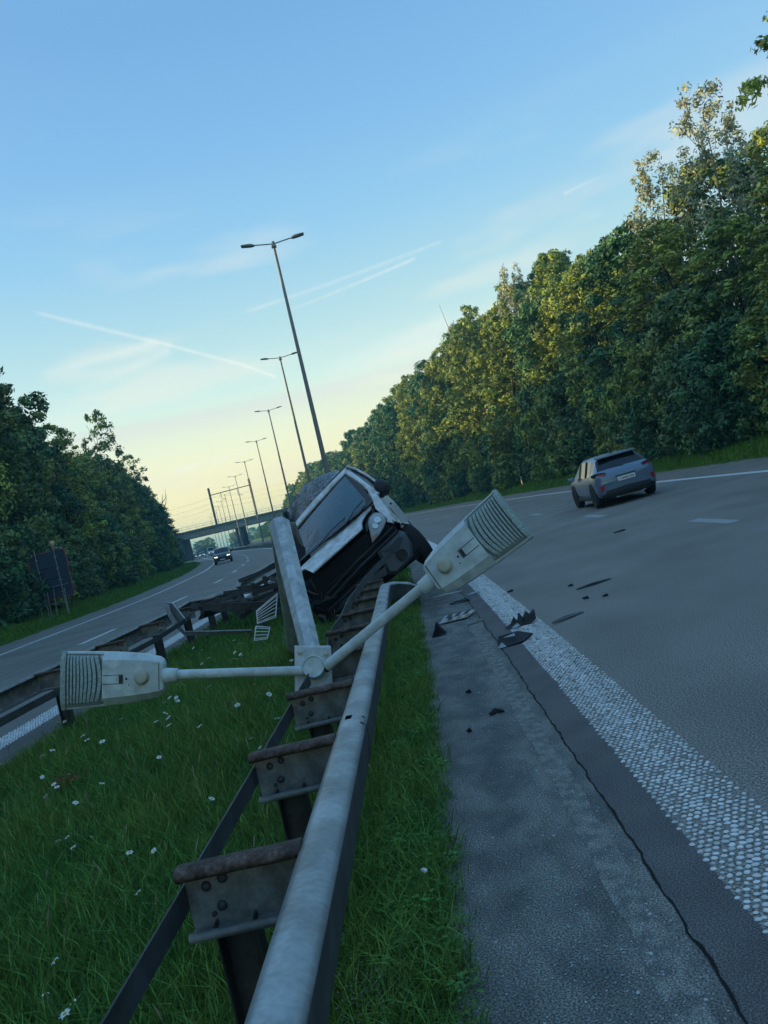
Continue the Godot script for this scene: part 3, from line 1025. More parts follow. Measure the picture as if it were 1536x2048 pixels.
func guard_rails() -> void:
	var g := thing("guard_rail", "grey steel guard rail in the foreground running up to the wrecked van", "guard rail")
	var segs := [[-2.6, 1.05], [1.0, 3.42], [3.36, 7.4], [7.3, 8.75]]
	for i in segs.size():
		var pts := []
		var s: float = segs[i][0]
		while s < segs[i][1] + 0.001:
			pts.append([1.782, s, 0.0, 0.0])
			s = s + 0.25 if s + 0.25 < segs[i][1] else (segs[i][1] if s < segs[i][1] - 0.001 else s + 1.0)
		if i == 3:
			pts += [[1.79, 8.95, 0.0, 0.0], [1.88, 9.12, -0.01, 0.1], [2.02, 9.22, -0.05, 0.25], [2.10, 9.25, -0.10, 0.35]]
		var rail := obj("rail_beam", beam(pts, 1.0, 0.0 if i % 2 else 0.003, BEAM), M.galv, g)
		obj("rail_flank", beam(pts, 1.0, 0.0 if i % 2 else 0.003, FLANK), M.flank, rail)  # side facing the road, coloured darker for its shade
	for q in [[3.40, 0.735], [3.31, 0.735], [3.40, 0.67], [1.12, 0.735]]:
		var m := MB.new()
		m.lathe(rp(1.880, q[0], q[1]), Vector3(0.8, 0.6, 0).normalized(), [[0.013, 0.0], [0.012, 0.006], [0.006, 0.01]], 10)
		obj("splice_bolt", m, M.bolt, g)
	for k in 11:
		var s := 0.25 + 0.98 * k
		obj("post", rail_post(1.555, s + 0.02, 1.0), M.post_steel, g)
		var crush := maxf(0.0, k - 6.0)
		spacer(g, 1.43, 1.782, s, 0.0, 0.008 * crush)
	strap(g, [[1.424, -2.0, 0.70], [1.424, 1.2, 0.70], [1.424, 3.2, 0.70], [1.424, 4.9, 0.70]])
	var far := thing("guard_rail", "guard rail on the right edge of the median beyond the wreck", "guard rail")
	var pts := []
	var s := 17.0
	while s < 330.0:
		pts.append([1.80, s, 0.0, 0.0])
		s += 3.0
	obj("rail_beam", beam(pts, 1.0), M.galv_dark, far)
	for k in 60:
		obj("post", rail_post(1.62, 18.0 + 4.0 * k, 1.0), M.post_steel, far)
	# the barrier facing the oncoming carriageway
	g = thing("guard_rail", "dark guard rail seen from behind along the oncoming carriageway", "guard rail")
	for seg in [[2.0, 6.1], [6.0, 10.1], [10.0, 13.4]]:
		pts = []
		for i in 12:
			pts.append([-1.92, lerpf(seg[0], seg[1], i / 11.0), 0.0, 0.0])
		obj("rail_beam", beam(pts, -1.0), M.galv_dark, g)
	for k in 7:
		s = 3.2 + 1.62 * k
		obj("post", rail_post(-1.70, s + 0.02, -1.0), M.post_steel, g)
		spacer(g, -1.54, -1.92, s)
	strap(g, [[-1.50, 2.0, 0.62], [-1.50, 7.0, 0.62], [-1.50, 10.5, 0.60], [-1.44, 12.2, 0.66]])
	far = thing("guard_rail", "guard rail on the oncoming side of the median beyond the wreck", "guard rail")
	pts = []
	s = 24.0
	while s < 330.0:
		pts.append([-1.92, s, 0.0, 0.0])
		s += 3.0
	obj("rail_beam", beam(pts, -1.0), M.galv_dark, far)
	for k in 60:
		obj("post", rail_post(-1.70, 24.5 + 4.0 * k, -1.0), M.post_steel, far)

# at a point x right, h up, z ahead
func P(x: float, h: float, z: float) -> Vector3:
	return Vector3(x, h, -z)

func mangled_rails() -> void:
	var g := thing("mangled_guard_rail", "crushed and twisted guard rail section left of the fallen pole", "guard rail")
	var wave := [[-1.92, 13.4, 0.0, 0.0], [-1.95, 14.2, 0.02, -0.1], [-1.80, 15.0, -0.06, -0.4], [-1.95, 15.8, -0.10, -0.9], [-2.1, 16.8, -0.14, -0.7], [-1.9, 18.0, -0.20, -1.1], [-2.05, 19.4, -0.12, -0.5], [-1.92, 21.0, -0.04, -0.2], [-1.92, 24.0, 0.0, 0.0]]
	obj("rail_beam", beam(wave, -1.0), M.galv_dark, g)
	wave = [[-1.40, 12.6, 0.0, 0.4], [-1.25, 13.6, -0.05, 0.9], [-1.0, 14.8, -0.16, 1.3], [-0.9, 16.2, -0.20, 1.5], [-0.75, 18.0, -0.24, 1.3]]
	obj("rail_beam", beam(wave, 1.0), M.post_steel, g)
	for q in [[-1.70, 14.5, 0.0], [-1.66, 15.4, 0.1], [-1.62, 16.4, -0.12], [-1.7, 17.6, 0.15], [-1.68, 19.0, 0.0], [-1.7, 21.0, 0.0]]:
		var m := MB.new()
		var b := Basis(Vector3.UP, yaw(q[1])) * Basis(Vector3.BACK, q[2])
		m.box(rp(q[0], q[1], 0.26), Vector3(0.12, 0.62, 0.06), b, 0.004)
		obj("post", m, M.post_steel, g)
	for q in [[14.6, 0.12, 0.06], [15.6, -0.2, 0.14], [16.7, 0.25, 0.2], [18.2, -0.1, 0.16]]:
		spacer(g, -1.54, -1.92, q[0], q[1], q[2])
	var bend := RandomNumberGenerator.new()
	bend.seed = 61
	for i in 16:
		var p := P(bend.randf_range(-3.2, -1.7), bend.randf_range(0.3, 0.85), bend.randf_range(12.6, 15.2))
		var way := Vector3(bend.randf_range(0.5, 1.0), bend.randf_range(-0.25, 0.25), bend.randf_range(-0.7, 0.5)).normalized()
		var run := [p]
		for k in 4:
			way = (way + Vector3(bend.randfn(), bend.randfn(), bend.randfn()) * 0.22).normalized()
			var nx: Vector3 = run[-1] + way * bend.randf_range(0.2, 0.5)
			nx.y = clampf(nx.y, 0.05, 1.0)
			run.append(nx)
		var d := MB.new()
		if i % 2:
			d.tube(run, bend.randf_range(0.012, 0.03), 6)
		else:
			var strip := []
			for q in run:
				strip.append([q, q + Vector3(0.01, 0.0, 0.012), q + Vector3(0.02, -0.075, 0.012), q + Vector3(0.01, -0.075, 0.0)])
			d.loft(strip, true, false, true)
		obj("twisted_strip", d, M.post_steel if i % 3 else M.flank, g)
	var bars := [
		[[-3.72, 0.92, 12.3], [-3.70, 0.80, 12.2], [-3.55, 0.60, 11.9], [-3.35, 0.46, 11.6], [-2.9, 0.40, 11.4], [-2.3, 0.30, 11.3]],
		[[-3.50, 0.78, 12.8], [-3.2, 0.70, 12.6], [-2.6, 0.60, 12.5], [-2.0, 0.50, 12.4], [-1.5, 0.42, 12.2]],
		[[-3.3, 0.70, 13.2], [-2.6, 0.78, 13.6], [-2.1, 0.92, 13.9], [-1.75, 1.02, 14.2]],
		[[-2.6, 0.52, 12.6], [-2.0, 0.66, 12.7], [-1.5, 0.74, 13.0], [-1.2, 0.84, 13.3]],
		[[-2.3, 0.88, 13.8], [-1.9, 0.74, 13.2], [-1.5, 0.62, 12.8], [-1.2, 0.56, 12.6]],
		[[-2.1, 0.36, 12.6], [-1.7, 0.38, 12.4], [-1.2, 0.52, 12.2]],
		[[-3.0, 0.9, 14.6], [-2.3, 1.0, 15.0], [-1.7, 1.05, 15.4]],
		[[-3.2, 0.62, 12.9], [-2.7, 0.50, 12.9], [-2.1, 0.46, 12.8], [-1.6, 0.36, 12.7]],
		[[-3.1, 0.80, 13.6], [-2.7, 0.74, 13.9], [-2.2, 0.70, 14.2], [-1.7, 0.80, 14.6]],
		[[-2.75, 0.72, 13.0], [-2.45, 0.44, 12.8], [-2.30, 0.05, 12.7]],
	]
	var names := ["light edged steel strap bent into a hook over the left barrier", "long dark bent bar across the mangled left barrier", "upward bent dark rail strip beside the fallen pole", "thin bent bar crossing the white grille", "dark bar sloping down behind the white grille", "short bar low in the grass below the white grille", "uppermost dark bent strip at the crushed left barrier", "lower dark bent bar under the long one at the mangled barrier", "sagging dark strip in the middle of the mangled barrier", "short dark bar stuck upright into the grass at the mangled barrier"]
	for i in bars.size():
		var m := MB.new()
		var pts := []
		for q in bars[i]:
			pts.append(P(q[0], q[1], q[2]))
		var d := MB.new()
		var rings := []
		for k in pts.size():
			var along: Vector3 = (pts[mini(k + 1, pts.size() - 1)] - pts[maxi(k - 1, 0)]).normalized()
			var flat := along.cross(Vector3(0.2, 0.4, 1.0)).normalized().rotated(along, k * 0.25)
			var thin := along.cross(flat) * 0.012
			flat *= 0.035 if i != 1 else 0.055
			rings.append([pts[k] - flat - thin, pts[k] + flat - thin, pts[k] + flat + thin, pts[k] - flat + thin])
		d.loft(rings, true, false, true)
		tag(obj("bent_bar", d, M.galv_dark if i == 0 else M.post_steel), names[i], "metal bar")
	# torn end of the strap and channel, sticking up by the left barrier
	var m := MB.new()
	m.slab([P(-3.78, 0.95, 12.4), P(-3.62, 0.92, 12.2), P(-3.42, 0.62, 12.0), P(-3.60, 0.58, 12.2)], Vector3(0.02, 0.0, -0.02))
	tag(obj("torn_bracket", m, M.galv), "torn pale steel bracket sticking up at the left barrier's broken end", "bracket")
	# thin strap pulled from the foreground rail towards the van
	m = MB.new()
	var sp := [P(-0.66, 0.66, 5.6), P(-0.68, 0.72, 6.3), P(-0.62, 0.74, 7.0), P(-0.56, 0.80, 7.8), P(-0.40, 0.88, 9.0), P(-0.26, 0.92, 10.0), P(-0.08, 1.0, 10.6)]
	var rr := []
	for k in sp.size():
		rr.append([sp[k], sp[k] + Vector3(0.012, 0.004, 0), sp[k] + Vector3(0.03, -0.06, 0), sp[k] + Vector3(0.018, -0.06, 0)])
	m.loft(rr, true, false, true)
	tag(obj("pulled_strap", m, M.flank), "dark strap torn loose and pulled up against the van's nose", "metal strap")
	# white grille panel leaning in the grass, left of the fallen pole
	for part in 2:
		var t := thing("white_grille", ["white slatted grille panel leaning in the grass by the fallen pole", "smaller broken piece of white grille lying below the larger one"][part], "grille")
		# corners: upper left, upper right, lower right, lower left
		var q: Array = [[P(-2.11, 0.60, 11.0), P(-1.78, 0.77, 11.1), P(-1.85, 0.46, 10.9), P(-2.14, 0.42, 11.0)], [P(-2.15, 0.40, 10.9), P(-1.96, 0.34, 10.9), P(-2.02, 0.20, 10.8), P(-2.20, 0.22, 10.8)]][part]
		var bars2 := 6 if part == 0 else 4
		m = MB.new()
		m.tube([q[0], q[1], q[2]], 0.009, 6)
		m.tube([q[2], q[3], q[0]], 0.009, 6)
		obj("frame", m, M.white_paint, t)
		for k in bars2:
			var f := (k + 0.5) / bars2
			m = MB.new()
			m.tube([q[0].lerp(q[3], f), q[1].lerp(q[2], f)], 0.0065, 6)
			obj("slat", m, M.white_paint, t)

# ---------------------------------------------------------------- the felled lamp post
func lamp_head(t: Node3D, collar: Vector3, tip: Vector3, up_hint: Vector3) -> void:
	var ax := (tip - collar).normalized()
	var nz := (up_hint - ax * up_hint.dot(ax)).normalized()   # the lamp's top, turned towards the camera
	var w := nz.cross(ax).normalized()
	if w.y < 0.0:
		w = -w
	var l := collar.distance_to(tip)
	var at := func(x: float, y: float, z: float) -> Vector3: return collar + ax * x * l + w * y + nz * z
	# body: plan half width by length, top face narrower than the rim
	var body := MB.new()
	var rings := []
	for q in [[0.0, 0.085, 0.070, 0.018], [0.012, 0.105, 0.082, 0.030], [0.05, 0.125, 0.092, 0.036], [0.16, 0.145, 0.103, 0.040], [0.34, 0.162, 0.114, 0.043], [0.50, 0.171, 0.120, 0.044], [0.585, 0.175, 0.124, 0.043], [0.587, 0.1755, 0.150, 0.002], [0.97, 0.189, 0.170, 0.002]]:
		rings.append([at.call(q[0], -q[1], -0.030), at.call(q[0], -q[1] * 0.985, -0.008), at.call(q[0], -q[2], q[3]), at.call(q[0], 0.0, q[3] + 0.004), at.call(q[0], q[2], q[3]), at.call(q[0], q[1] * 0.985, -0.008), at.call(q[0], q[1], -0.030), at.call(q[0], 0.0, -0.045)])
	body.loft(rings, true, false, true)
	var head := obj("lamp_head", body, M.lamp_paint, t)
	# heat sink: dark bed, then curved fins and the end lip
	var bed := MB.new()
	rings = []
	for q in [[0.50, 0.152], [0.70, 0.165], [0.90, 0.172], [0.985, 0.174]]:
		rings.append([at.call(q[0], -q[1], -0.030), at.call(q[0], -q[1], 0.004), at.call(q[0], -q[1] * 0.75, 0.014), at.call(q[0], q[1] * 0.75, 0.014), at.call(q[0], q[1], 0.004), at.call(q[0], q[1], -0.030)])
	bed.loft(rings, true, false, true)
	obj("heat_sink_bed", bed, M.heat_sink, head)
	for k in 11:
		var f := k / 10.0
		var x0 := lerpf(0.585, 0.945, pow(f, 0.78))
		var bow := lerpf(0.085, 0.004, pow(f, 0.6))
		var thick := lerpf(0.044, 0.017, f)
		var half := lerpf(0.172, 0.186, f)
		var fin := MB.new()
		rings = []
		for i in 11:
			var g := i / 10.0 * 2.0 - 1.0
			var x := x0 - bow * 0.42 + bow * (g * g) * 1.0 - bow * 0.35
			var z := 0.040 - 0.034 * pow(absf(g), 3.0)
			if absf(g) > 0.99:
				z = -0.02
			rings.append([at.call(x, g * half, z - 0.03), at.call(x, g * half, z), at.call(x + thick * 0.8, g * half, z), at.call(x + thick, g * half, z - 0.03)])
		fin.loft(rings, true, false, true)
		obj("cooling_fin", fin, M.lamp_fin, head)
	var lip := MB.new()
	rings = []
	for i in 9:
		var g := i / 8.0 * 2.0 - 1.0
		var z := 0.036 - 0.03 * pow(absf(g), 4.0)
		rings.append([at.call(0.955, g * 0.188, -0.035), at.call(0.955, g * 0.188, z), at.call(0.995, g * 0.188, z - 0.004), at.call(1.0, g * 0.188, -0.035)])
	lip.loft(rings, true, false, true)
	obj("end_lip", lip, M.lamp_fin, head)
	var low := MB.new()
	low.slab([at.call(0.52, -0.15, -0.047), at.call(0.96, -0.165, -0.047), at.call(0.96, 0.165, -0.047), at.call(0.52, 0.15, -0.047)], -nz * 0.006)
	obj("lens", low, M.lamp_glass, head)
	var cell := MB.new()
	cell.lathe(at.call(0.205, 0.0, 0.045), nz, [[0.050, 0.0], [0.049, 0.006], [0.043, 0.008], [0.042, 0.032], [0.037, 0.039], [0.020, 0.041]], 20)
	obj("photocell", cell, M.cell, head)
	var hatch := MB.new()
	for q in [[0.575, 0.022, 0.385, 0.022], [0.385, 0.022, 0.385, -0.034], [0.385, -0.034, 0.575, -0.034], [0.42, 0.022, 0.42, -0.034]]:
		hatch.tube([at.call(q[0], q[1], 0.0475), at.call(q[2], q[3], 0.0475)], 0.0022, 5)
	hatch.slab([at.call(0.39, 0.018, 0.0472), at.call(0.418, 0.018, 0.0472), at.call(0.418, -0.03, 0.0472), at.call(0.39, -0.03, 0.0472)], nz * 0.001)
	obj("hatch", hatch, M.lamp_groove, head)
	var hole := MB.new()
	hole.lathe(at.call(0.352, -0.006, 0.046), nz, [[0.008, 0.0], [0.007, 0.0018]], 10)
	hole.lathe(at.call(0.33, -0.045, 0.045), nz, [[0.005, 0.0], [0.004, 0.0018]], 8)
	hole.tube([at.call(0.045, -0.085, 0.039), at.call(0.045, 0.085, 0.039)], 0.0025, 5)
	obj("screw_hole", hole, M.lamp_groove, head)
	var col := MB.new()
	col.tube([collar - ax * 0.085, collar - ax * 0.08, collar + ax * 0.01], [0.040, 0.045, 0.052], 16)
	obj("collar", col, M.lamp_paint, head)

func fallen_lamp() -> void:
	var t := thing("fallen_lamp_post", "felled grey lamp post with two light heads lying across the guard rail", "lamp post")
	var hub := P(-0.672, 0.70, 4.98)
	var tail := P(-0.945, 1.665, 6.9)
	var axis := (hub - tail).normalized()
	var m := MB.new()
	m.tube([tail, hub - axis * 0.10], [0.100, 0.071], 8, true, PI / 8)
	obj("pole", m, M.pole, t)
	# the shaft buckled here: its lower length drops back towards its foot
	m = MB.new()
	m.tube([tail + axis * 0.02, P(-1.06, 1.30, 7.5), P(-1.30, 0.35, 8.6), P(-1.55, 0.12, 10.4)], [0.098, 0.105, 0.112, 0.120], 8, true, PI / 8)
	obj("buckled_shaft", m, M.pole, t)
	m = MB.new()
	m.slab([tail + Vector3(0.06, 0.02, 0.02), tail + Vector3(0.13, 0.0, 0.0), tail + Vector3(0.15, -0.22, -0.05), tail + Vector3(0.08, -0.16, -0.05)], Vector3(0.01, 0, -0.04))
	obj("torn_edge", m, M.galv_dark, t)
	# square mounting plate, facing the camera like the pole's top
	var c := [P(-0.775, 0.855, 5.02), P(-0.545, 0.80, 5.02), P(-0.60, 0.47, 4.90), P(-0.835, 0.525, 4.90)]
	m = MB.new()
	m.slab(c, Vector3(-0.004, 0.01, -0.02))
	var plate := obj("mounting_plate", m, M.pole, t)
	var n: Vector3 = ((c[1] - c[0]) as Vector3).cross(c[3] - c[0]).normalized()
	if n.z < 0.0:
		n = -n
	for q in [[0.14, 0.10], [0.86, 0.12], [0.12, 0.86]]:
		var p: Vector3 = c[0].lerp(c[1], q[0]).lerp(c[3].lerp(c[2], q[0]), q[1])
		m = MB.new()
		m.lathe(p, n, [[0.021, 0.0], [0.020, 0.004], [0.013, 0.005], [0.013, 0.016], [0.008, 0.020]], 6, false)
		obj("plate_bolt", m, M.bolt if q[1] > 0.5 else M.cell, plate)
	m = MB.new()
	m.lathe(P(-0.672, 0.70, 4.96), (n + Vector3(-0.02, 0.02, 0)).normalized(), [[0.070, -0.02], [0.072, 0.085], [0.070, 0.092], [0.064, 0.094], [0.062, 0.086], [0.058, 0.085], [0.03, 0.087]], 28)
	obj("hub", m, M.lamp_paint, t)
	m = MB.new()
	m.tube([P(-0.72, 0.705, 4.93), P(-1.56, 0.862, 5.0)], 0.031, 16)
	obj("arm", m, M.lamp_paint, t)
	m = MB.new()
	m.tube([P(-0.588, 0.708, 4.90), P(0.12, 1.072, 4.77)], [0.034, 0.031], 16)
	obj("arm", m, M.lamp_paint, t)
	m = MB.new()
	m.tube([P(-0.605, 0.69, 4.91), P(-0.58, 0.714, 4.905)], 0.030, 12)
	obj("broken_joint", m, M.lamp_groove, t)
	lamp_head(t, P(-1.635, 0.872, 5.0), P(-2.30, 0.995, 5.0), Vector3(0.30, 0.10, 1.0))
	lamp_head(t, P(0.185, 1.105, 4.75), P(0.752, 1.405, 4.60), Vector3(-0.17, 0.34, 0.93))

# ---------------------------------------------------------------- the wrecked van
# own axes: x to the viewer's right, y up, z towards its nose
func wrecked_van() -> void:
	var t := thing("wrecked_van", "wrecked white van tipped sideways on the guard rail, its front torn off", "van")
	t.position = Vector3(-0.350, 0.242, -11.05)
	t.basis = Basis(Vector3.UP, deg_to_rad(-2.04)) * Basis(Vector3.RIGHT, deg_to_rad(1.82)) * Basis(Vector3.BACK, deg_to_rad(25.4))
	var dent := FastNoiseLite.new()
	dent.seed = 9
	dent.frequency = 1.6
	# sections from behind the windscreen to the tail: half outline
	var zs := [-0.92, -1.15, -1.5, -1.86, -2.05, -2.3, -2.6, -2.9, -3.3, -3.8, -4.3, -4.68]
	var half := [[0.84, 0.26], [0.935, 0.36], [0.95, 0.70], [0.945, 1.0], [0.915, 1.22], [0.83, 1.56], [0.75, 1.84], [0.66, 1.95], [0.40, 2.0], [0.0, 2.02]]
	var grid := []
	for z in zs:
		var row := []
		for k in 19:
			var j: int = k if k <= 9 else 18 - k
			var sx := 1.0 if k <= 9 else -1.0
			var x: float = half[j][0] * sx
			var y: float = half[j][1]
			# the windscreen leans back: no roof before it
			if z > -1.80 and j >= 5:
				var lim: float = 1.22 + (-0.92 - z) * 0.80
				y = minf(y, lim)
				x = sx * minf(absf(x), lerpf(0.915, 0.66, clampf((y - 1.22) / 0.73, 0, 1)))
				if j >= 7:
					x = sx * half[j][0] * 0.9
					y = lim - 0.25
			y += 0.0
			if z < -1.80 and j >= 6:
				# the roof buckled up in folds where the pole struck it
				var away := exp(-pow((z + 2.35) / 0.55, 2.0))
				y += away * (0.16 + 0.12 * dent.get_noise_2d(x * 1.4, z * 2.2)) * (1.0 - pow(absf(x + 0.12) / 0.95, 2.0))
				y += 0.10 * dent.get_noise_2d(x * 3.0 + 7.0, z * 3.5) * clampf((-1.8 - z) * 2.0, 0, 1)
			if sx < 0.0 and j >= 4 and z < -1.3:
				y -= 0.10 * smoothstep(-1.3, -2.0, z)
				x += 0.06 + 0.10 * dent.get_noise_2d(y * 2.0, z * 2.5)
				if j >= 5 and z < -1.9 and z > -3.4:
					x -= 0.12 * dent.get_noise_2d(z * 2.0, y * 4.0)
			row.append(Vector3(x, y, z))
		grid.append(row)
	var body := MB.new()
	var roof := MB.new()
	var glass := MB.new()
	for i in zs.size() - 1:
		for k in 18:
			var j: int = mini(k, 17 - k)
			var z: float = zs[i]
			var into := body
			if j >= 6:
				if z > -1.80:
					continue
				into = roof
			if j >= 4 and j <= 5 and (z <= -1.15 and zs[i + 1] >= -2.3):
				into = glass
			into.quad(grid[i][k], grid[i][k + 1], grid[i + 1][k + 1], grid[i + 1][k])
	body.loft([grid[-1], grid[-1].map(func(q): return q * Vector3(0.9, 0.97, 1.0) + Vector3(0, 0.04, -0.08))], false, true, false)
	var tail := grid[-1].map(func(q): return q * Vector3(0.9, 0.97, 1.0) + Vector3(0, 0.04, -0.08)) as Array
	body.fan(tail, false)
	obj("body_shell", body, M.van_paint, t)
	# roof skin with finer folds
	var skin_m := MB.new()
	var rows := []
	for a in 40:
		var z := lerpf(-1.84, -4.68, a / 39.0)
		var row := []
		for b in 31:
			var f := b / 30.0 * 2.0 - 1.0
			var x := f * 0.76
			var y := 2.02 - 0.13 * pow(absf(f), 3.0)
			var away := exp(-pow((z + 2.3) / 0.5, 2.0))
			y += away * (0.21 + 0.10 * dent.get_noise_2d(x * 2.0, z * 2.0)) * (1.0 - pow(absf(f + 0.12) / 1.15, 2.0))
			y += (0.085 * absf(dent.get_noise_2d(x * 3.4 + 7.0, z * 3.0)) + 0.05 * absf(dent.get_noise_2d(x * 8.0, z * 6.5)) - 0.03) * smoothstep(-1.84, -2.0, z) * (1.2 - f)
			if f < 0.0:
				y -= 0.22 * f * f * smoothstep(-1.8, -2.1, z) + 0.27 * pow(-f, 1.3) * (1.0 - smoothstep(-1.8, -2.3, z))
			var hf := clampf((x + 0.80) / 1.59, 0, 1)
			var front := Vector3(-0.80, 1.635, -1.63).lerp(Vector3(0.79, 2.03, -1.93), hf) + Vector3(0, 0.055 * sin(hf * PI), 0)
			var q := Vector3(x - (0.05 if f < -0.7 else 0.0), y, z)
			row.append(front.lerp(q, smoothstep(0.0, 7.0, float(a))) if a < 7 else q)
		rows.append(row)
	skin_m.loft(rows, false, true, false)
	obj("crumpled_roof", skin_m, M.shaded_sheet, t)
	# torn sheet of the roof side, bulging out left
	skin_m = MB.new()
	rows = []
	for a in 16:
		var z := lerpf(-1.9, -3.5, a / 15.0)
		var row := []
		for b in 12:
			var f := b / 11.0
			var bulge := sin(f * PI) * 0.13 + 0.07 * dent.get_noise_2d(f * 5.0, z * 4.0)
			row.append(Vector3(-0.80 + f * 0.26 - bulge * (1.0 - f), 1.62 + f * 0.46 + 0.06 * dent.get_noise_2d(f * 4.0 + 9.0, z * 5.0), z))
		rows.append(row)
	skin_m.loft(rows, false, true, false)
	obj("torn_roof_side", skin_m, M.shaded_sheet, t)
	obj("side_window", glass, M.dark_glass, t)
	# windscreen, a gently curved pane with a broken lower left corner
	var g := MB.new()
	var tl := Vector3(-0.575, 1.632, -1.42)
	var tr := Vector3(0.690, 1.900, -1.775)
	var br := Vector3(0.765, 1.255, -0.925)
	var bl := Vector3(-0.55, 1.245, -0.910)
	var lm := Vector3(-0.50, 1.36, -1.06)
	var bow := Vector3(0, 0.45, 0.34)
	rows = []
	for a in 13:
		var row := []
		for b in 13:
			var u := a / 12.0
			var w := b / 12.0
			var left: Vector3 = bl.lerp(lm, w * 2.0) if w < 0.5 else lm.lerp(tl, w * 2.0 - 1.0)
			row.append(left.lerp(br.lerp(tr, w), u) + bow * 0.10 * sin(u * PI) * sin(w * PI * 0.9 + 0.1))
		rows.append(row)
	g.loft(rows, false, true, false)
	obj("windscreen", g, M.windscreen, t)
	# black band and rubber round the glass
	g = MB.new()
	var o := Vector3(0, 0.012, 0.012)
	g.slab([tr + o, tr + Vector3(-0.03, -0.03, 0.04) + o, br + Vector3(-0.045, 0.10, -0.13) + o, br + Vector3(-0.09, 0.025, -0.03) + o, br + Vector3(0.03, -0.01, 0.02) + o, Vector3(0.80, 1.40, -1.11) + o, Vector3(0.79, 1.60, -1.37) + o], Vector3(0, -0.012, -0.008))
	g.slab([br + Vector3(0.02, -0.005, 0.02) + o, br + Vector3(-0.02, 0.025, -0.03) + o, bl + Vector3(0.0, 0.02, -0.03) + o, bl + Vector3(-0.20, -0.01, 0.02) + o], Vector3(0, -0.012, -0.008))
	obj("glass_surround", g, M.dark_glass, t)
	# roof header and pillars
	g = MB.new()
	var h := []
	for q in [[Vector3(-0.673, 1.655, -1.45), Vector3(-0.80, 1.60, -1.62), 0.0], [Vector3(-0.45, 1.715, -1.52), Vector3(-0.52, 1.80, -1.70), 0.03], [Vector3(0.0, 1.80, -1.63), Vector3(0.0, 1.92, -1.80), 0.04], [Vector3(0.5, 1.885, -1.745), Vector3(0.54, 1.985, -1.88), 0.03], [Vector3(0.70, 1.915, -1.79), Vector3(0.79, 2.005, -1.92), 0.0]]:
		var back: Vector3 = (q[0] as Vector3).lerp(q[1], 0.62)
		h.append([q[0], q[0] + Vector3(0, 0.012 + q[2] * 0.3, 0.02), back + Vector3(0, 0.025, 0.01), q[1] + Vector3(0, 0.0, -0.12), q[0] + Vector3(0, -0.04, -0.06)])
	g.loft(h, true, true, true)
	obj("roof_header", g, M.van_paint, t)
	g = MB.new()
	h = []
	for q in [[Vector3(0.70, 1.93, -1.82), 0.075, 0.03], [Vector3(0.79, 1.66, -1.46), 0.06, 0.035], [Vector3(0.845, 1.46, -1.17), 0.065, 0.045], [Vector3(0.86, 1.30, -0.96), 0.10, 0.06]]:
		var p: Vector3 = q[0]
		h.append([p + Vector3(-q[1] * 0.35, 0.0, 0.02), p + Vector3(q[1] * 0.5, 0.02, 0.03), p + Vector3(q[1], 0.0, -0.05), p + Vector3(q[1] * 0.6, -0.03, -0.12), p + Vector3(-q[1] * 0.4, -0.04, -0.07)])
	g.loft(h, true, true, true)
	obj("pillar", g, M.van_paint, t)
	g = MB.new()
	g.tube([Vector3(-0.80, 1.22, -0.92), Vector3(-0.735, 1.40, -1.12), Vector3(-0.66, 1.64, -1.45)], [0.045, 0.035, 0.04], 8)
	obj("pillar", g, M.van_paint, t)
	# black sheet standing in for the dark hole in the lower left corner
	g = MB.new()
	g.slab([Vector3(-0.76, 1.24, -0.90), Vector3(-0.56, 1.25, -0.91), Vector3(-0.51, 1.36, -1.05), Vector3(-0.585, 1.61, -1.40), Vector3(-0.70, 1.42, -1.15)], Vector3(0, -0.01, -0.006))
	obj("corner_hole", g, M.cavity, t)
	# white strip of bonnet left under the glass
	g = MB.new()
	g.slab([Vector3(0.755, 1.25, -0.985), Vector3(0.712, 1.200, -0.845), Vector3(0.602, 1.186, -0.807), Vector3(0.530, 1.160, -0.74), Vector3(0.492, 1.136, -0.65), Vector3(0.475, 1.116, -0.585), Vector3(0.452, 1.053, -0.386), Vector3(-0.51, 1.002, -0.227), Vector3(-0.60, 1.085, -0.49), Vector3(-0.627, 1.112, -0.574), Vector3(-0.68, 1.125, -0.62), Vector3(-0.754, 1.133, -0.638), Vector3(-0.768, 1.161, -0.727), Vector3(-0.619, 1.178, -0.78), Vector3(-0.049, 1.207, -0.872), Vector3(0.432, 1.214, -0.894), Vector3(0.587, 1.231, -0.949)], Vector3(0, -0.02, -0.008))
	obj("bonnet_strip", g, M.van_paint, t)
	g = MB.new()
	g.slab([Vector3(-0.05, 1.226, -0.866), Vector3(0.45, 1.236, -0.885), Vector3(0.46, 1.226, -0.855), Vector3(-0.03, 1.214, -0.832)], Vector3(0, -0.004, 0))
	g.slab([Vector3(0.79, 1.28, -0.93), Vector3(0.72, 1.20, -0.82), Vector3(0.60, 1.17, -0.78), Vector3(0.49, 1.10, -0.58), Vector3(0.46, 1.00, -0.34), Vector3(0.70, 1.12, -0.40)].map(func(q): return q + Vector3(0, -0.045, -0.05)), Vector3(0, -0.04, -0.06))
	obj("cowl", g, M.black_plastic, t)
	# right wing and door skin beside the lamp
	g = MB.new()
	g.slab([Vector3(0.835, 1.455, -1.02), Vector3(0.835, 1.34, -0.85), Vector3(0.775, 1.15, -0.62), Vector3(0.80, 1.06, -0.50), Vector3(0.83, 0.95, -0.44), Vector3(0.80, 0.895, -0.42), Vector3(0.85, 0.83, -0.43), Vector3(0.892, 0.915, -0.52), Vector3(0.905, 1.06, -0.66), Vector3(0.918, 1.164, -0.75), Vector3(0.915, 1.266, -0.83), Vector3(0.892, 1.447, -1.0)], Vector3(0.01, -0.03, -0.05))
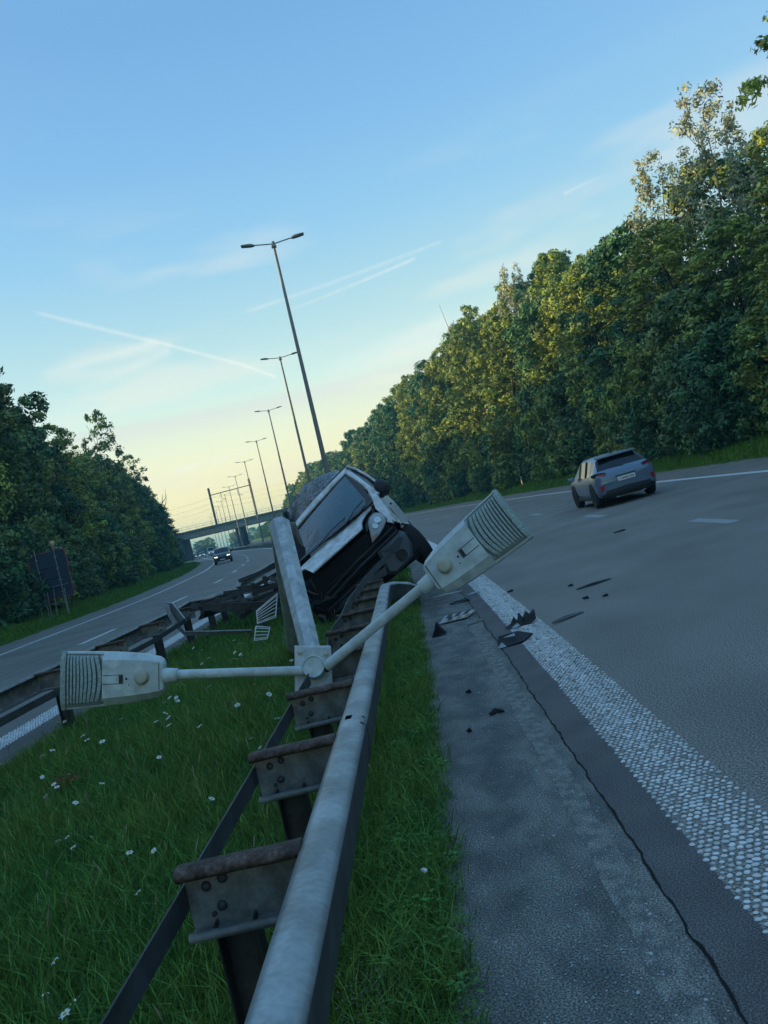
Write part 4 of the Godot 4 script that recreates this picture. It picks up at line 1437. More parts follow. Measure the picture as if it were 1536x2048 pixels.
	g.slab([Vector3(0.905, 1.22, -0.80), Vector3(0.915, 1.0, -0.60), Vector3(0.90, 0.83, -0.46), Vector3(0.945, 0.74, -0.62), Vector3(0.95, 0.80, -1.0), Vector3(0.945, 1.22, -1.0)], Vector3(-0.02, 0, 0))
	obj("front_wing", g, M.van_paint, t)
	# headlamp on the right
	var hl := [Vector3(0.734, 1.117, -0.344), Vector3(0.81, 1.065, -0.355), Vector3(0.831, 0.98, -0.339), Vector3(0.799, 0.919, -0.312), Vector3(0.701, 0.864, -0.265), Vector3(0.584, 0.825, -0.216), Vector3(0.463, 0.805, -0.171), Vector3(0.514, 0.92, -0.219), Vector3(0.579, 1.059, -0.278), Vector3(0.639, 1.106, -0.311)]
	g = MB.new()
	g.slab(hl, Vector3(-0.03, -0.025, -0.10))
	var lamp := obj("headlight", g, M.lamp_bowl, t)
	g = MB.new()
	var mid := Vector3(0.66, 0.98, -0.20)
	for k in hl.size():
		var a: Vector3 = hl[k]
		var b: Vector3 = hl[(k + 1) % hl.size()]
		var f := Vector3(0.006, 0.006, 0.022)
		g.quad(a, b, b.lerp(mid, 0.25) + f, a.lerp(mid, 0.25) + f)
		g.tri(a.lerp(mid, 0.25) + f, b.lerp(mid, 0.25) + f, mid + f)
	obj("lens", g, M.clear_lens, lamp)
	g = MB.new()
	for q in [[Vector3(0.71, 1.01, -0.30), 0.055], [Vector3(0.63, 0.96, -0.26), 0.048]]:
		g.lathe(q[0], Vector3(0.3, 0.25, 0.92).normalized(), [[q[1], 0.025], [q[1] * 0.9, 0.03], [q[1] * 0.55, -0.0], [q[1] * 0.3, 0.02], [0.004, 0.03]], 14)
	obj("reflector", g, M.chrome, lamp)
	g = MB.new()
	g.slab([Vector3(0.584, 0.832, -0.205), Vector3(0.474, 0.813, -0.161), Vector3(0.500, 0.868, -0.185), Vector3(0.60, 0.872, -0.215)], Vector3(0, 0, -0.02))
	obj("indicator", g, M.lamp_amber, lamp)
	g = MB.new()
	for k in hl.size():
		g.tube([hl[k], hl[(k + 1) % hl.size()]], 0.005, 5)
	obj("bezel", g, M.rim, lamp)
	# the open nose: near-black boxes stand in for its shaded hollow, with bits of carrier, hoses and a cooler in it
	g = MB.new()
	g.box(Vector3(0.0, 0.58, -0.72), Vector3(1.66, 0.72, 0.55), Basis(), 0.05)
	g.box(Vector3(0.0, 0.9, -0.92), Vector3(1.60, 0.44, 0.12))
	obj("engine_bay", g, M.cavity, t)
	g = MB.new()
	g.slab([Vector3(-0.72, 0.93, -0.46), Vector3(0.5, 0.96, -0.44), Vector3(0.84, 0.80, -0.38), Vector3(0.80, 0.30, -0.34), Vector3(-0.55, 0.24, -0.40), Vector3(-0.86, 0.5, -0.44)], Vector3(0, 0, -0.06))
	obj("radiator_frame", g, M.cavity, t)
	for q in [[Vector3(-0.62, 0.60, -0.28), Vector3(0.10, 0.72, -0.20), Vector3(0.82, 0.78, -0.26), 0.022], [Vector3(-0.60, 0.52, -0.26), Vector3(0.12, 0.63, -0.18), Vector3(0.84, 0.70, -0.24), 0.030], [Vector3(-0.70, 0.40, -0.30), Vector3(0.0, 0.46, -0.24), Vector3(0.5, 0.52, -0.2), 0.035]]:
		g = MB.new()
		g.tube([q[0], q[1], q[2]], q[3], 6, true)
		obj("crossbar", g, M.black_plastic, t)
	g = MB.new()
	for k in 9:
		var y := 0.34 + k * 0.045
		g.box(Vector3(0.0, y, -0.345), Vector3(0.9, 0.012, 0.03))
	obj("cooler_slats", g, M.black_plastic, t)
	var bits := RandomNumberGenerator.new()
	bits.seed = 77
	for k in 16:
		g = MB.new()
		var p := Vector3(bits.randf_range(-0.86, -0.45), bits.randf_range(0.18, 0.98), bits.randf_range(-0.45, -0.2))
		if k % 3 == 0:
			g.tube([p, p + Vector3(bits.randf_range(-0.1, 0.1), -0.12, 0.04), p + Vector3(bits.randf_range(-0.05, 0.2), -0.2, 0.0)], bits.randf_range(0.008, 0.02), 7)
		else:
			var bb := Basis(Vector3(bits.randfn(), bits.randfn(), bits.randfn()).normalized(), bits.randf() * 3.0)
			g.box(p, Vector3(bits.randf_range(0.03, 0.14), bits.randf_range(0.02, 0.09), bits.randf_range(0.02, 0.08)), bb, 0.006)
		obj("torn_part", g, M.engine_metal if k % 4 == 1 else M.cavity if k % 3 else M.black_plastic, t)
	# bumper corner of dark plastic on the right with its fog lamp recess
	g = MB.new()
	var outline := [Vector3(0.429, 0.645, -0.10), Vector3(0.674, 0.655, -0.12), Vector3(0.860, 0.68, -0.24), Vector3(0.905, 0.60, -0.30), Vector3(0.880, 0.413, -0.27), Vector3(0.80, 0.276, -0.20), Vector3(0.619, 0.245, -0.10), Vector3(0.429, 0.22, -0.08), Vector3(0.345, 0.300, -0.07), Vector3(0.376, 0.439, -0.085)]
	var rim0 := []
	var rim1 := []
	var rim2 := []
	var centre := Vector3(0.65, 0.45, -0.10)
	for q in outline:
		rim0.append(q + Vector3(0.0, 0, -0.16))
		rim1.append(q)
		rim2.append(q.lerp(centre, 0.22) + Vector3(0, 0, 0.035))
	g.loft([rim0, rim1, rim2], true, true, false)
	g.fan(rim2, false)
	var bump := obj("bumper_corner", g, M.bumper_plastic, t)
	g = MB.new()
	g.lathe(Vector3(0.69, 0.40, -0.067), Vector3(0.15, 0, 1).normalized(), [[0.085, 0.0], [0.08, 0.014], [0.066, 0.012], [0.06, -0.01], [0.02, -0.014]], 18)
	obj("fog_lamp", g, M.black_plastic, bump)
	g = MB.new()
	g.slab([Vector3(0.36, 0.30, -0.07), Vector3(0.42, 0.42, -0.07), Vector3(0.05, 0.44, -0.09), Vector3(-0.45, 0.40, -0.16), Vector3(-0.62, 0.33, -0.22), Vector3(-0.2, 0.35, -0.12), Vector3(0.1, 0.36, -0.09)], Vector3(0, -0.01, -0.03))
	obj("hanging_trim", g, M.bumper_plastic, t)
	# door mirror
	g = MB.new()
	var mr := []
	for q in [[Vector3(1.09, 1.33, -1.30), 0.03], [Vector3(1.06, 1.345, -1.26), 0.11], [Vector3(1.03, 1.35, -1.16), 0.125], [Vector3(1.01, 1.35, -1.07), 0.09], [Vector3(1.0, 1.345, -1.04), 0.03]]:
		var ring := []
		for k in 10:
			var a := TAU * k / 10
			ring.append(q[0] + Vector3(cos(a) * q[1] * 0.85, sin(a) * q[1] * 1.25, 0))
		mr.append(ring)
	g.loft(mr, true, true, true)
	g.tube([Vector3(0.88, 1.25, -1.14), Vector3(0.98, 1.24, -1.12)], 0.035, 8)
	obj("mirror", g, M.black_plastic, t)
	# door line, handle and the loose wing liner at the flank
	g = MB.new()
	g.slab([Vector3(0.94, 0.76, -0.92), Vector3(1.02, 0.66, -0.92), Vector3(1.01, 0.48, -0.90), Vector3(0.955, 0.42, -0.88), Vector3(0.91, 0.50, -0.88), Vector3(0.89, 0.67, -0.90)], Vector3(-0.02, 0, -0.05))
	obj("torn_wing_edge", g, M.van_paint, t)
	g = MB.new()
	g.tube([Vector3(0.93, 0.72, -0.86), Vector3(0.99, 0.64, -0.86), Vector3(1.03, 0.52, -0.84), Vector3(0.99, 0.40, -0.83)], [0.015, 0.02, 0.028, 0.02], 7)
	obj("arch_liner", g, M.black_plastic, t)
	g = MB.new()
	g.tube([Vector3(0.915, 1.22, -1.16), Vector3(0.90, 1.235, -2.28)], 0.012, 6)
	g.box(Vector3(0.955, 1.05, -2.15), Vector3(0.03, 0.04, 0.16), Basis(), 0.01)
	obj("door_trim", g, M.black_plastic, t)
	g = MB.new()
	g.tube([Vector3(0.77, 2.01, -1.92), Vector3(0.865, 1.86, -1.92), Vector3(0.955, 1.64, -1.80), Vector3(1.02, 1.42, -1.55), Vector3(1.03, 1.28, -1.35)], [0.018, 0.024, 0.024, 0.02, 0.014], 7)
	obj("door_frame", g, M.van_paint, t)
	g = MB.new()
	g.slab([Vector3(0.765, 1.99, -1.95), Vector3(0.86, 1.84, -1.95), Vector3(0.945, 1.63, -1.83), Vector3(1.01, 1.40, -1.58), Vector3(0.96, 1.27, -1.25), Vector3(0.90, 1.34, -1.10), Vector3(0.83, 1.66, -1.55)], Vector3(-0.01, 0, -0.01))
	obj("door_glass", g, M.dark_glass, t)
	for w in [[Vector3(-0.30, 1.232, -0.885), Vector3(0.30, 1.30, -0.965)], [Vector3(0.30, 1.240, -0.895), Vector3(0.68, 1.34, -1.02)]]:
		g = MB.new()
		g.tube([w[0] + Vector3(0, 0.02, 0.02), w[0].lerp(w[1], 0.5) + Vector3(0, 0.05, 0.045), w[1] + Vector3(0, 0.035, 0.03)], 0.008, 5)
		obj("wiper", g, M.black_plastic, t)
	# cracks running over the glass from the crushed corner
	g = MB.new()
	var crack := RandomNumberGenerator.new()
	crack.seed = 12
	for k in 11:
		var u0 := crack.randf_range(0.0, 0.12)
		var w0 := crack.randf_range(0.1, 0.7)
		var along := [Vector2(u0, w0)]
		var head := Vector2.from_angle(crack.randf_range(-1.1, 1.1)) * 0.05
		for i in 3 + k % 4:
			head = head.rotated(crack.randf_range(-0.5, 0.5))
			along.append(along[-1] + head)
		var path := []
		for q in along:
			var left: Vector3 = bl.lerp(lm, q.y * 2.0) if q.y < 0.5 else lm.lerp(tl, q.y * 2.0 - 1.0)
			path.append(left.lerp(br.lerp(tr, q.y), q.x) + bow * 0.10 * sin(q.x * PI) * sin(q.y * PI * 0.9 + 0.1) + Vector3(0, 0.004, 0.004))
		g.tube(path, 0.0022, 4)
	obj("glass_crack", g, M.rim, t)
	for q in [[0.90, -0.98, -0.25], [-0.80, -0.92, 0.3], [0.80, -3.95, 0.0], [-0.80, -3.95, 0.0]]:
		wheel(t, Vector3(q[0], 0.33, q[1]), 0.345, 0.22, Vector3(signf(q[0]), 0, q[2]).normalized())
	g = MB.new()
	for x in [-0.8, 0.8]:
		for z in [-0.92, -3.95]:
			g.box(Vector3(x * 0.98, 0.42, z), Vector3(0.32, 0.5, 0.86), Basis(), 0.12)
	g.box(Vector3(0, 0.25, -2.4), Vector3(1.6, 0.12, 4.0))
	obj("underbody", g, M.cavity, t)
	# what shows through the glass
	g = MB.new()
	g.box(Vector3(0, 1.10, -1.20), Vector3(1.56, 0.10, 0.46), Basis(), 0.04)
	g.box(Vector3(0, 0.95, -1.6), Vector3(1.7, 0.5, 0.1))
	obj("dashboard", g, M.interior, t)
	for x in [-0.45, 0.42]:
		g = MB.new()
		g.box(Vector3(x, 1.22, -2.15), Vector3(0.5, 0.75, 0.16), Basis(Vector3.RIGHT, -0.2), 0.06)
		g.box(Vector3(x, 1.68, -2.25), Vector3(0.26, 0.2, 0.1), Basis(Vector3.RIGHT, -0.2), 0.04)
		obj("seat", g, M.interior, t)
	g = MB.new()
	var wh := []
	for k in 19:
		var a := TAU * k / 18
		wh.append(Vector3(0.40, 1.32, -1.52) + Vector3(cos(a) * 0.19, sin(a) * 0.17, sin(a) * 0.08))
	g.tube(wh, 0.016, 6)
	g.tube([Vector3(0.22, 1.32, -1.52), Vector3(0.58, 1.32, -1.52)], 0.02, 6)
	g.tube([Vector3(0.40, 1.32, -1.52), Vector3(0.40, 1.14, -1.35)], 0.03, 6)
	obj("steering_wheel", g, M.black_plastic, t)
	g = MB.new()
	rows = []
	for a in 12:
		var row := []
		for b in 8:
			var x := -0.50 + a * 0.055
			var w := b / 7.0
			row.append(Vector3(x + 0.02 * dent.get_noise_2d(b * 2.0, a), 1.17 + 0.06 * absf(dent.get_noise_2d(a * 1.3, b * 1.1 + 4.0)) + 0.10 * w * (1.0 - a / 14.0), -0.94 - w * 0.16))
		rows.append(row)
	g.loft(rows, false, true, false)
	obj("crumpled_cloth", g, M.cloth, t)
	g = MB.new()
	for q in [[Vector3(0.02, 1.20, -1.02), 0.035], [Vector3(-0.16, 1.21, -1.0), 0.03], [Vector3(0.34, 1.21, -1.04), 0.03]]:
		g.box(q[0], Vector3(q[1] * 2.6, q[1], q[1] * 1.5), Basis(Vector3.UP, 0.5), 0.008)
	obj("paper", g, M.plate, t)

func wheel(t: Node3D, at: Vector3, r: float, width: float, axis: Vector3, lit := true) -> void:
	var m := MB.new()
	var w := width * 0.5
	m.lathe(at, axis, [[r * 0.62, -w], [r * 0.90, -w], [r * 0.98, -w * 0.8], [r, -w * 0.5], [r, w * 0.5], [r * 0.98, w * 0.8], [r * 0.90, w], [r * 0.62, w * 0.96]], 24)
	var tyre := obj("wheel", m, M.rubber, t)
	m = MB.new()
	m.lathe(at, axis, [[r * 0.64, w * 0.90], [r * 0.60, w * 0.98], [r * 0.55, w * 0.72], [r * 0.2, w * 0.80], [r * 0.16, w * 0.95], [0.002, w * 0.96]], 20)
	obj("rim", m, M.rim if lit else M.black_plastic, tyre)
	m = MB.new()
	for k in 5:
		var a := TAU * k / 5
		var s := axis.cross(Vector3.UP).normalized()
		var d := s * cos(a) + Vector3.UP * sin(a)
		m.tube([at + axis * (w * 0.78) + d * r * 0.3, at + axis * (w * 0.78) + d * r * 0.5], r * 0.07, 5)
	obj("rim_slot", m, M.cavity, tyre)

# ---------------------------------------------------------------- passing cars; own axes: nose towards -z
# a section: [z, half width, floor, belt, top, half width of the top]
func car_body(t: Node3D, secs: Array, paint: Material, glass: Material, rear: int, front: int, cabin: Array, side_glass: Material) -> void:
	var grid := []
	for q in secs:
		var w: float = q[1]
		var f: float = q[2]
		var b: float = q[3]
		var top: float = q[4]
		var tw: float = q[5]
		var half := [[w * 0.80, f], [w * 0.96, f + 0.06], [w * 0.995, f + 0.24], [w, (f + b) * 0.5 + 0.06], [w * 0.975, b - 0.10], [w * 0.94, b], [lerpf(w * 0.94, tw, 0.88), lerpf(b, top, 0.84)], [tw * 0.90, lerpf(b, top, 0.96)], [tw * 0.5, top], [0.0, top + 0.012]]
		var row := []
		for k in 19:
			var j: int = k if k <= 9 else 18 - k
			row.append(Vector3(half[j][0] * (1.0 if k <= 9 else -1.0), half[j][1], q[0]))
		grid.append(row)
	var body := MB.new()
	var win := {}
	for n in ["rear_window", "windscreen", "side_window", "side_window_2"]:
		win[n] = MB.new()
	var pane := func(m: MB, a: Vector3, b: Vector3, c: Vector3, d: Vector3) -> void:
		m.quad(a, b, c, d)
	for i in secs.size() - 1:
		for k in 18:
			var j: int = mini(k, 17 - k)
			var into := body
			if i == rear and j >= 6:
				into = win["rear_window"]
			elif i == front and j >= 6:
				into = win["windscreen"]
			elif i >= cabin[0] and i < cabin[1] and j == 5:
				into = win["side_window" if k < 9 else "side_window_2"]
			pane.call(into, grid[i][k], grid[i][k + 1], grid[i + 1][k + 1], grid[i + 1][k])
	body.fan(grid[0], true)
	body.fan(grid[-1], false)
	obj("body", smooth(body), paint, t)
	for n in win:
		if win[n].idx.size():
			obj("side_window" if n == "side_window_2" else n, win[n], side_glass if String(n).begins_with("side") else glass, t)
	# pillar between the side windows
	var m := MB.new()
	var c: int = (cabin[0] + cabin[1]) / 2
	for k in [5, 13]:
		var a: Vector3 = grid[c][k]
		var b: Vector3 = grid[c][6 if k == 5 else 12]
		if k == 13:
			a = grid[c][13]
		m.tube([a * Vector3(1.004, 1, 1), b * Vector3(1.006, 1, 1)], 0.03, 5)
	obj("door_pillar", m, M.black_plastic, t)

# welds equal corners so that a body shades round, creases sharper than about 40 degrees stay
func smooth(m: MB) -> ArrayMesh:
	var st := SurfaceTool.new()
	st.begin(Mesh.PRIMITIVE_TRIANGLES)
	st.set_smooth_group(0)
	for i in m.idx:
		st.add_vertex(m.v[i])
	st.generate_normals()
	return st.commit()

func traffic() -> void:
	grey_car()
	oncoming_cars()

func grey_car() -> void:
	var t := thing("car", "grey crossover car driving away in the right carriageway", "car")
	var secs := [
		[2.08, 0.74, 0.46, 0.80, 0.86, 0.70], [2.05, 0.83, 0.36, 0.90, 0.97, 0.74], [1.97, 0.88, 0.30, 0.97, 1.05, 0.74], [1.88, 0.895, 0.28, 1.00, 1.10, 0.73], [1.50, 0.90, 0.26, 1.00, 1.45, 0.60],
		[1.15, 0.90, 0.25, 0.99, 1.51, 0.62], [0.65, 0.895, 0.24, 0.97, 1.54, 0.64], [0.0, 0.89, 0.24, 0.95, 1.54, 0.65], [-0.42, 0.89, 0.24, 0.94, 1.49, 0.63], [-1.15, 0.89, 0.24, 0.93, 1.05, 0.74], [-1.7, 0.88, 0.25, 0.86, 0.95, 0.72], [-2.0, 0.82, 0.3, 0.74, 0.80, 0.66], [-2.1, 0.70, 0.36, 0.62, 0.66, 0.58]]
	car_body(t, secs, M.grey_paint, M.dark_glass, 3, 8, [4, 8], M.bright_glass)
	var m := MB.new()
	# roof spoiler over the rear window
	m.slab([Vector3(-0.60, 1.475, 1.36), Vector3(0.60, 1.475, 1.36), Vector3(0.58, 1.445, 1.66), Vector3(-0.58, 1.445, 1.66)], Vector3(0, 0.035, 0))
	obj("spoiler", m, M.grey_paint, t)
	m = MB.new()
	m.slab([Vector3(0.02, 1.53, 1.05), Vector3(0.02, 1.53, 1.22), Vector3(0.02, 1.66, 1.22), Vector3(0.02, 1.64, 1.16)], Vector3(-0.035, 0, 0))
	obj("antenna", m, M.black_plastic, t)
	for x in [-1.0, 1.0]:
		# raised rear lamp pods standing out at the shoulders
		m = MB.new()
		var rings := []
		for q in [[0.50, 2.00, 0.02, 0.03], [0.58, 2.03, 0.06, 0.07], [0.72, 2.00, 0.08, 0.10], [0.84, 1.90, 0.075, 0.10], [0.90, 1.74, 0.05, 0.07], [0.90, 1.58, 0.015, 0.02]]:
			var ring := []
			for k in 8:
				var a := TAU * k / 8
				ring.append(Vector3(q[0] * x, 0.985 + (0.84 - q[0]) * -0.06 + sin(a) * q[2], q[1] + cos(a) * q[3] * 0.5))
			rings.append(ring)
		m.loft(rings, true, true, true)
		var pod := obj("tail_light", m, M.black_plastic, t)
		m = MB.new()
		m.slab([Vector3(0.56 * x, 0.985, 2.075), Vector3(0.78 * x, 1.005, 2.03), Vector3(0.78 * x, 0.955, 2.035), Vector3(0.56 * x, 0.955, 2.08)], Vector3(0, 0, 0.012))
		obj("lens", m, M.tail_red, pod)
		m = MB.new()
		m.slab([Vector3(0.70 * x, 0.66, 2.10), Vector3(0.81 * x, 0.67, 2.05), Vector3(0.82 * x, 0.53, 2.06), Vector3(0.74 * x, 0.50, 2.10)], Vector3(0, 0, 0.014))
		obj("rear_reflector", m, M.tail_red, t)
		m = MB.new()
		m.box(Vector3(0.98 * x, 1.0, -0.78), Vector3(0.20, 0.13, 0.12), Basis(), 0.03)
		obj("mirror", m, M.grey_paint, t)
		for z in [1.28, -1.28]:
			m = MB.new()
			m.lathe(Vector3(0.80 * x, 0.40, z), Vector3(x, 0, 0), [[0.40, 0.0], [0.40, 0.098], [0.36, 0.106], [0.0, 0.10]], 22)
			obj("wheel_arch", m, M.black_plastic, t)
		m = MB.new()
		m.box(Vector3(0.872 * x, 0.30, 0.0), Vector3(0.06, 0.12, 1.9), Basis(), 0.02)
		obj("sill", m, M.black_plastic, t)
		for z in [1.28, -1.28]:
			wheel(t, Vector3(0.80 * x, 0.335, z), 0.335, 0.225, Vector3(x, 0, 0), z > 0.0)
	m = MB.new()
	var low := []
	for q in [[-0.80, 0.30, 2.02, 0.24], [-0.60, 0.26, 2.10, 0.22], [-0.35, 0.24, 2.13, 0.24], [0.0, 0.24, 2.14, 0.26], [0.35, 0.24, 2.13, 0.24], [0.60, 0.26, 2.10, 0.22], [0.80, 0.30, 2.02, 0.24]]:
		low.append([Vector3(q[0], q[1], q[2] - 0.2), Vector3(q[0], q[1], q[2]), Vector3(q[0], q[1] + q[3], q[2]), Vector3(q[0], q[1] + q[3] + 0.03, q[2] - 0.1)])
	m.loft(low, true, true, true)
	obj("bumper", m, M.black_plastic, t)
	m = MB.new()
	m.box(Vector3(0, 0.24, 2.10), Vector3(0.9, 0.045, 0.06), Basis(), 0.01)
	obj("diffuser_trim", m, M.rim, t)
	m = MB.new()
	m.box(Vector3(0, 0.735, 2.10), Vector3(0.53, 0.125, 0.03), Basis(Vector3.RIGHT, -0.10), 0.006)
	var plate := obj("number_plate", m, M.plate, t)
	var txt := TextMesh.new()
	txt.text = "1-WDE-734"
	var font := SystemFont.new()
	font.font_names = PackedStringArray(["Droid Sans"])
	font.font_weight = 700
	txt.font = font
	txt.font_size = 32
	txt.pixel_size = 0.0027
	txt.depth = 0.002
	var o := obj("plate_lettering", txt, M.plate_text, plate)
	o.position = Vector3(0, 0.735, 2.118)
	o.rotation.x = -0.10
	m = MB.new()
	m.box(Vector3(0, 0.835, 2.085), Vector3(0.62, 0.03, 0.03), Basis(), 0.008)
	obj("boot_handle", m, M.black_plastic, t)
	m = MB.new()
	m.tube([Vector3(0.05, 1.10, 1.92), Vector3(-0.28, 1.13, 1.85)], 0.010, 5)
	obj("wiper", m, M.black_plastic, t)
	m = MB.new()
	m.box(Vector3(0, 0.27, 0), Vector3(1.5, 0.1, 3.9))
	obj("underbody", m, M.cavity, t)
	# set it on the banked road
	var s := 20.2
	var u := ground_u(6.72, s)
	t.basis = Basis(Vector3.UP, yaw(s) - 0.03) * Basis(Vector3.BACK, atan(0.05)).scaled(Vector3.ONE * 0.92)
	t.position = rp(u, s + 2.6, gh(u))

func oncoming_cars() -> void:
	var defs := [
		# u, course, label, kind
		[-8.9, 81.0, "dark oncoming car with lit headlights, nearest on the left carriageway", "suv"],
		[-10.0, 226.0, "small white oncoming car under the far bridge", "white"],
		[-12.3, 246.0, "dark distant car half hidden behind the small white car", "dark"],
		[-7.0, 240.0, "white delivery van in the distance under the bridge", "van"]]
	for d in defs:
		var van: bool = d[3] == "van"
		var t := thing("delivery_van" if van else "car", d[2], "van" if van else "car")
		var secs := []
		if van:
			secs = [[2.6, 0.95, 0.4, 1.3, 2.3, 0.85], [2.5, 1.0, 0.3, 1.3, 2.45, 0.88], [0.0, 1.0, 0.3, 1.3, 2.45, 0.88], [-1.0, 1.0, 0.3, 1.3, 2.40, 0.85], [-1.85, 0.98, 0.3, 1.2, 1.3, 0.85], [-2.5, 0.95, 0.35, 1.0, 1.06, 0.8], [-2.6, 0.85, 0.4, 0.9, 0.95, 0.7]]
			car_body(t, secs, M.white_paint, M.dark_glass, 99, 3, [2, 3], M.dark_glass)
		else:
			secs = [[2.2, 0.76, 0.46, 0.84, 0.9, 0.7], [2.1, 0.88, 0.32, 0.98, 1.08, 0.75], [1.6, 0.92, 0.27, 1.02, 1.52, 0.62], [0.7, 0.92, 0.26, 1.0, 1.62, 0.66], [0.0, 0.92, 0.26, 0.99, 1.62, 0.66], [-0.45, 0.92, 0.26, 0.98, 1.56, 0.64], [-1.2, 0.92, 0.26, 0.98, 1.08, 0.77], [-1.75, 0.91, 0.27, 0.92, 1.01, 0.76], [-2.1, 0.86, 0.30, 0.82, 0.89, 0.72], [-2.2, 0.74, 0.36, 0.70, 0.74, 0.62]]
			car_body(t, secs, M.white_paint if d[3] == "white" else M.dark_paint, M.dark_glass, 1, 5, [2, 5], M.dark_glass)
		var z := -2.60 if van else -2.19
		var y := 0.80 if van else 0.74
		for x in [-1.0, 1.0]:
			var m := MB.new()
			m.slab([Vector3(0.45 * x, y - 0.06, z - 0.06), Vector3(0.78 * x, y - 0.04, z + 0.03), Vector3(0.82 * x, y + 0.07, z + 0.12), Vector3(0.50 * x, y + 0.05, z + 0.0)], Vector3(0, 0, -0.03))
			obj("headlight", m, M.headlamp_lit, t)
			m = MB.new()
			m.box(Vector3(1.03 * x, 1.05 if not van else 1.3, -0.95), Vector3(0.2, 0.15, 0.1), Basis(), 0.03)
			obj("mirror", m, M.black_plastic, t)
			for w in [1.35, -1.35]:
				wheel(t, Vector3(0.80 * x, 0.34, w), 0.34, 0.23, Vector3(x, 0, 0))
		var m := MB.new()
		m.box(Vector3(0, 0.60, -2.17 if not van else -2.58), Vector3(0.9, 0.2, 0.1), Basis(), 0.03)
		m.box(Vector3(0, 0.34, -2.12 if not van else -2.52), Vector3(1.4, 0.14, 0.12), Basis(), 0.03)
		obj("grille", m, M.black_plastic, t)
		m = MB.new()
		m.box(Vector3(0, 0.43, -2.225 if not van else -2.65), Vector3(0.5, 0.1, 0.02))
		obj("number_plate", m, M.plate, t)
		if d[3] == "suv":
			m = MB.new()
			for x in [-0.6, 0.6]:
				m.tube([Vector3(x, 1.66, 1.2), Vector3(x, 1.66, -0.3)], 0.025, 6)
			obj("roof_rail", m, M.rim, t)
		t.position = rp(d[0], d[1], 0.0)
		t.rotation.y = yaw(d[1]) + PI

# ---------------------------------------------------------------- roadside sign and marker posts
func road_sign() -> void:
	var t := thing("roadworks_sign", "dark back of a large red edged roadside sign on thin posts", "sign")
	t.position = P(-15.9, gh(ground_u(-15.9, 36.0)) - 0.02, 36.0)
	t.rotation.y = 0.06
	var m := MB.new()
	m.box(Vector3(0, 2.03, -0.03), Vector3(1.66, 2.16, 0.03), Basis(), 0.01)
	obj("panel", m, M.sign_back, t)
	for k in 3:
		m = MB.new()
		m.box(Vector3(0, 1.34 + k * 0.55, 0.0), Vector3(1.6, 0.035, 0.03), Basis(), 0.006)
		obj("stiffener", m, M.sign_back, t)
	m = MB.new()
	var pts := []
	for q in [[-0.78, 0.93], [-0.87, 1.03], [-0.87, 3.05], [-0.78, 3.15], [0.78, 3.15], [0.87, 3.05], [0.87, 1.03], [0.78, 0.93]]:
		pts.append(Vector3(q[0], q[1], -0.025))
	for k in 8:
		m.tube([pts[k], pts[(k + 1) % 8]], 0.022, 6)
	obj("red_edge", m, M.sign_red, t)
	for x in [-0.48, 0.40]:
		m = MB.new()
		m.tube([Vector3(x, -0.3, 0.06), Vector3(x, 3.35, 0.06)], 0.024, 7)
		var post := obj("post", m, M.sign_post, t)
		for y in [1.2, 1.75, 2.3, 2.85]:
			m = MB.new()
			m.box(Vector3(x, y, 0.06), Vector3(0.15, 0.05, 0.07), Basis(), 0.008)
			obj("clamp", m, M.sign_post, post)
	for q in [[-0.72, -0.3, -0.72, 1.1, 0.35], [-0.30, -0.3, -0.30, 1.5, 0.3], [0.02, -0.3, 0.02, 1.4, 0.5], [0.52, -0.3, 0.50, 1.35, 0.35]]:
		m = MB.new()
		m.tube([Vector3(q[0], q[1], q[4]), Vector3(q[2], q[3], q[4] * 0.3)], 0.018, 6)
		obj("brace", m, M.sign_post, t)
	for q in [[-0.05, 0.70, 1.50, 0.10], [-0.42, 0.46, 0.06, 0.45], [-1.4, 0.3, 0.72, 0.3]]:
		m = MB.new()
		m.tube([Vector3(q[0], q[2], q[3]), Vector3(q[1], q[2], q[3])], 0.020, 6)
		obj("rail", m, M.sign_post, t)
	m = MB.new()
	m.lathe(Vector3(0.40, 3.33, 0.05), Vector3.UP, [[0.06, 0.0], [0.085, 0.02], [0.085, 0.06], [0.11, 0.08], [0.12, 0.16], [0.10, 0.24], [0.04, 0.28], [0.0, 0.285]], 14)
	obj("beacon", m, M.beacon, t)
	m = MB.new()
	m.box(Vector3(0.44, 3.25, 0.0), Vector3(0.24, 0.12, 0.1), Basis(), 0.02)
	m.tube([Vector3(0.78, 3.16, 0), Vector3(0.72, 3.22, 0), Vector3(0.62, 3.22, 0)], 0.03, 6)
	obj("bracket", m, M.rim, t)
	var first := true
	for q in [[-23.4, 72.0, "white reflector post on the left grass verge past the sign"], [10.6, 58.0, "thin white reflector post on the right verge behind the raised lamp head"]]:
		var p := thing("reflector_post", q[2], "reflector post", P(q[0], gh(ground_u(q[0], q[1])), q[1]), "reflector posts on the verges")
		m = MB.new()
		m.tube([Vector3(0, -0.1, 0), Vector3(0, 1.0, 0)], [0.06, 0.05], 6)
		obj("post", m, M.marker_white, p)
		m = MB.new()
		m.box(Vector3(0, 0.86, 0.0), Vector3(0.115, 0.16, 0.115), Basis(), 0.01)
		obj("black_band", m, M.black_plastic, p)
		first = false

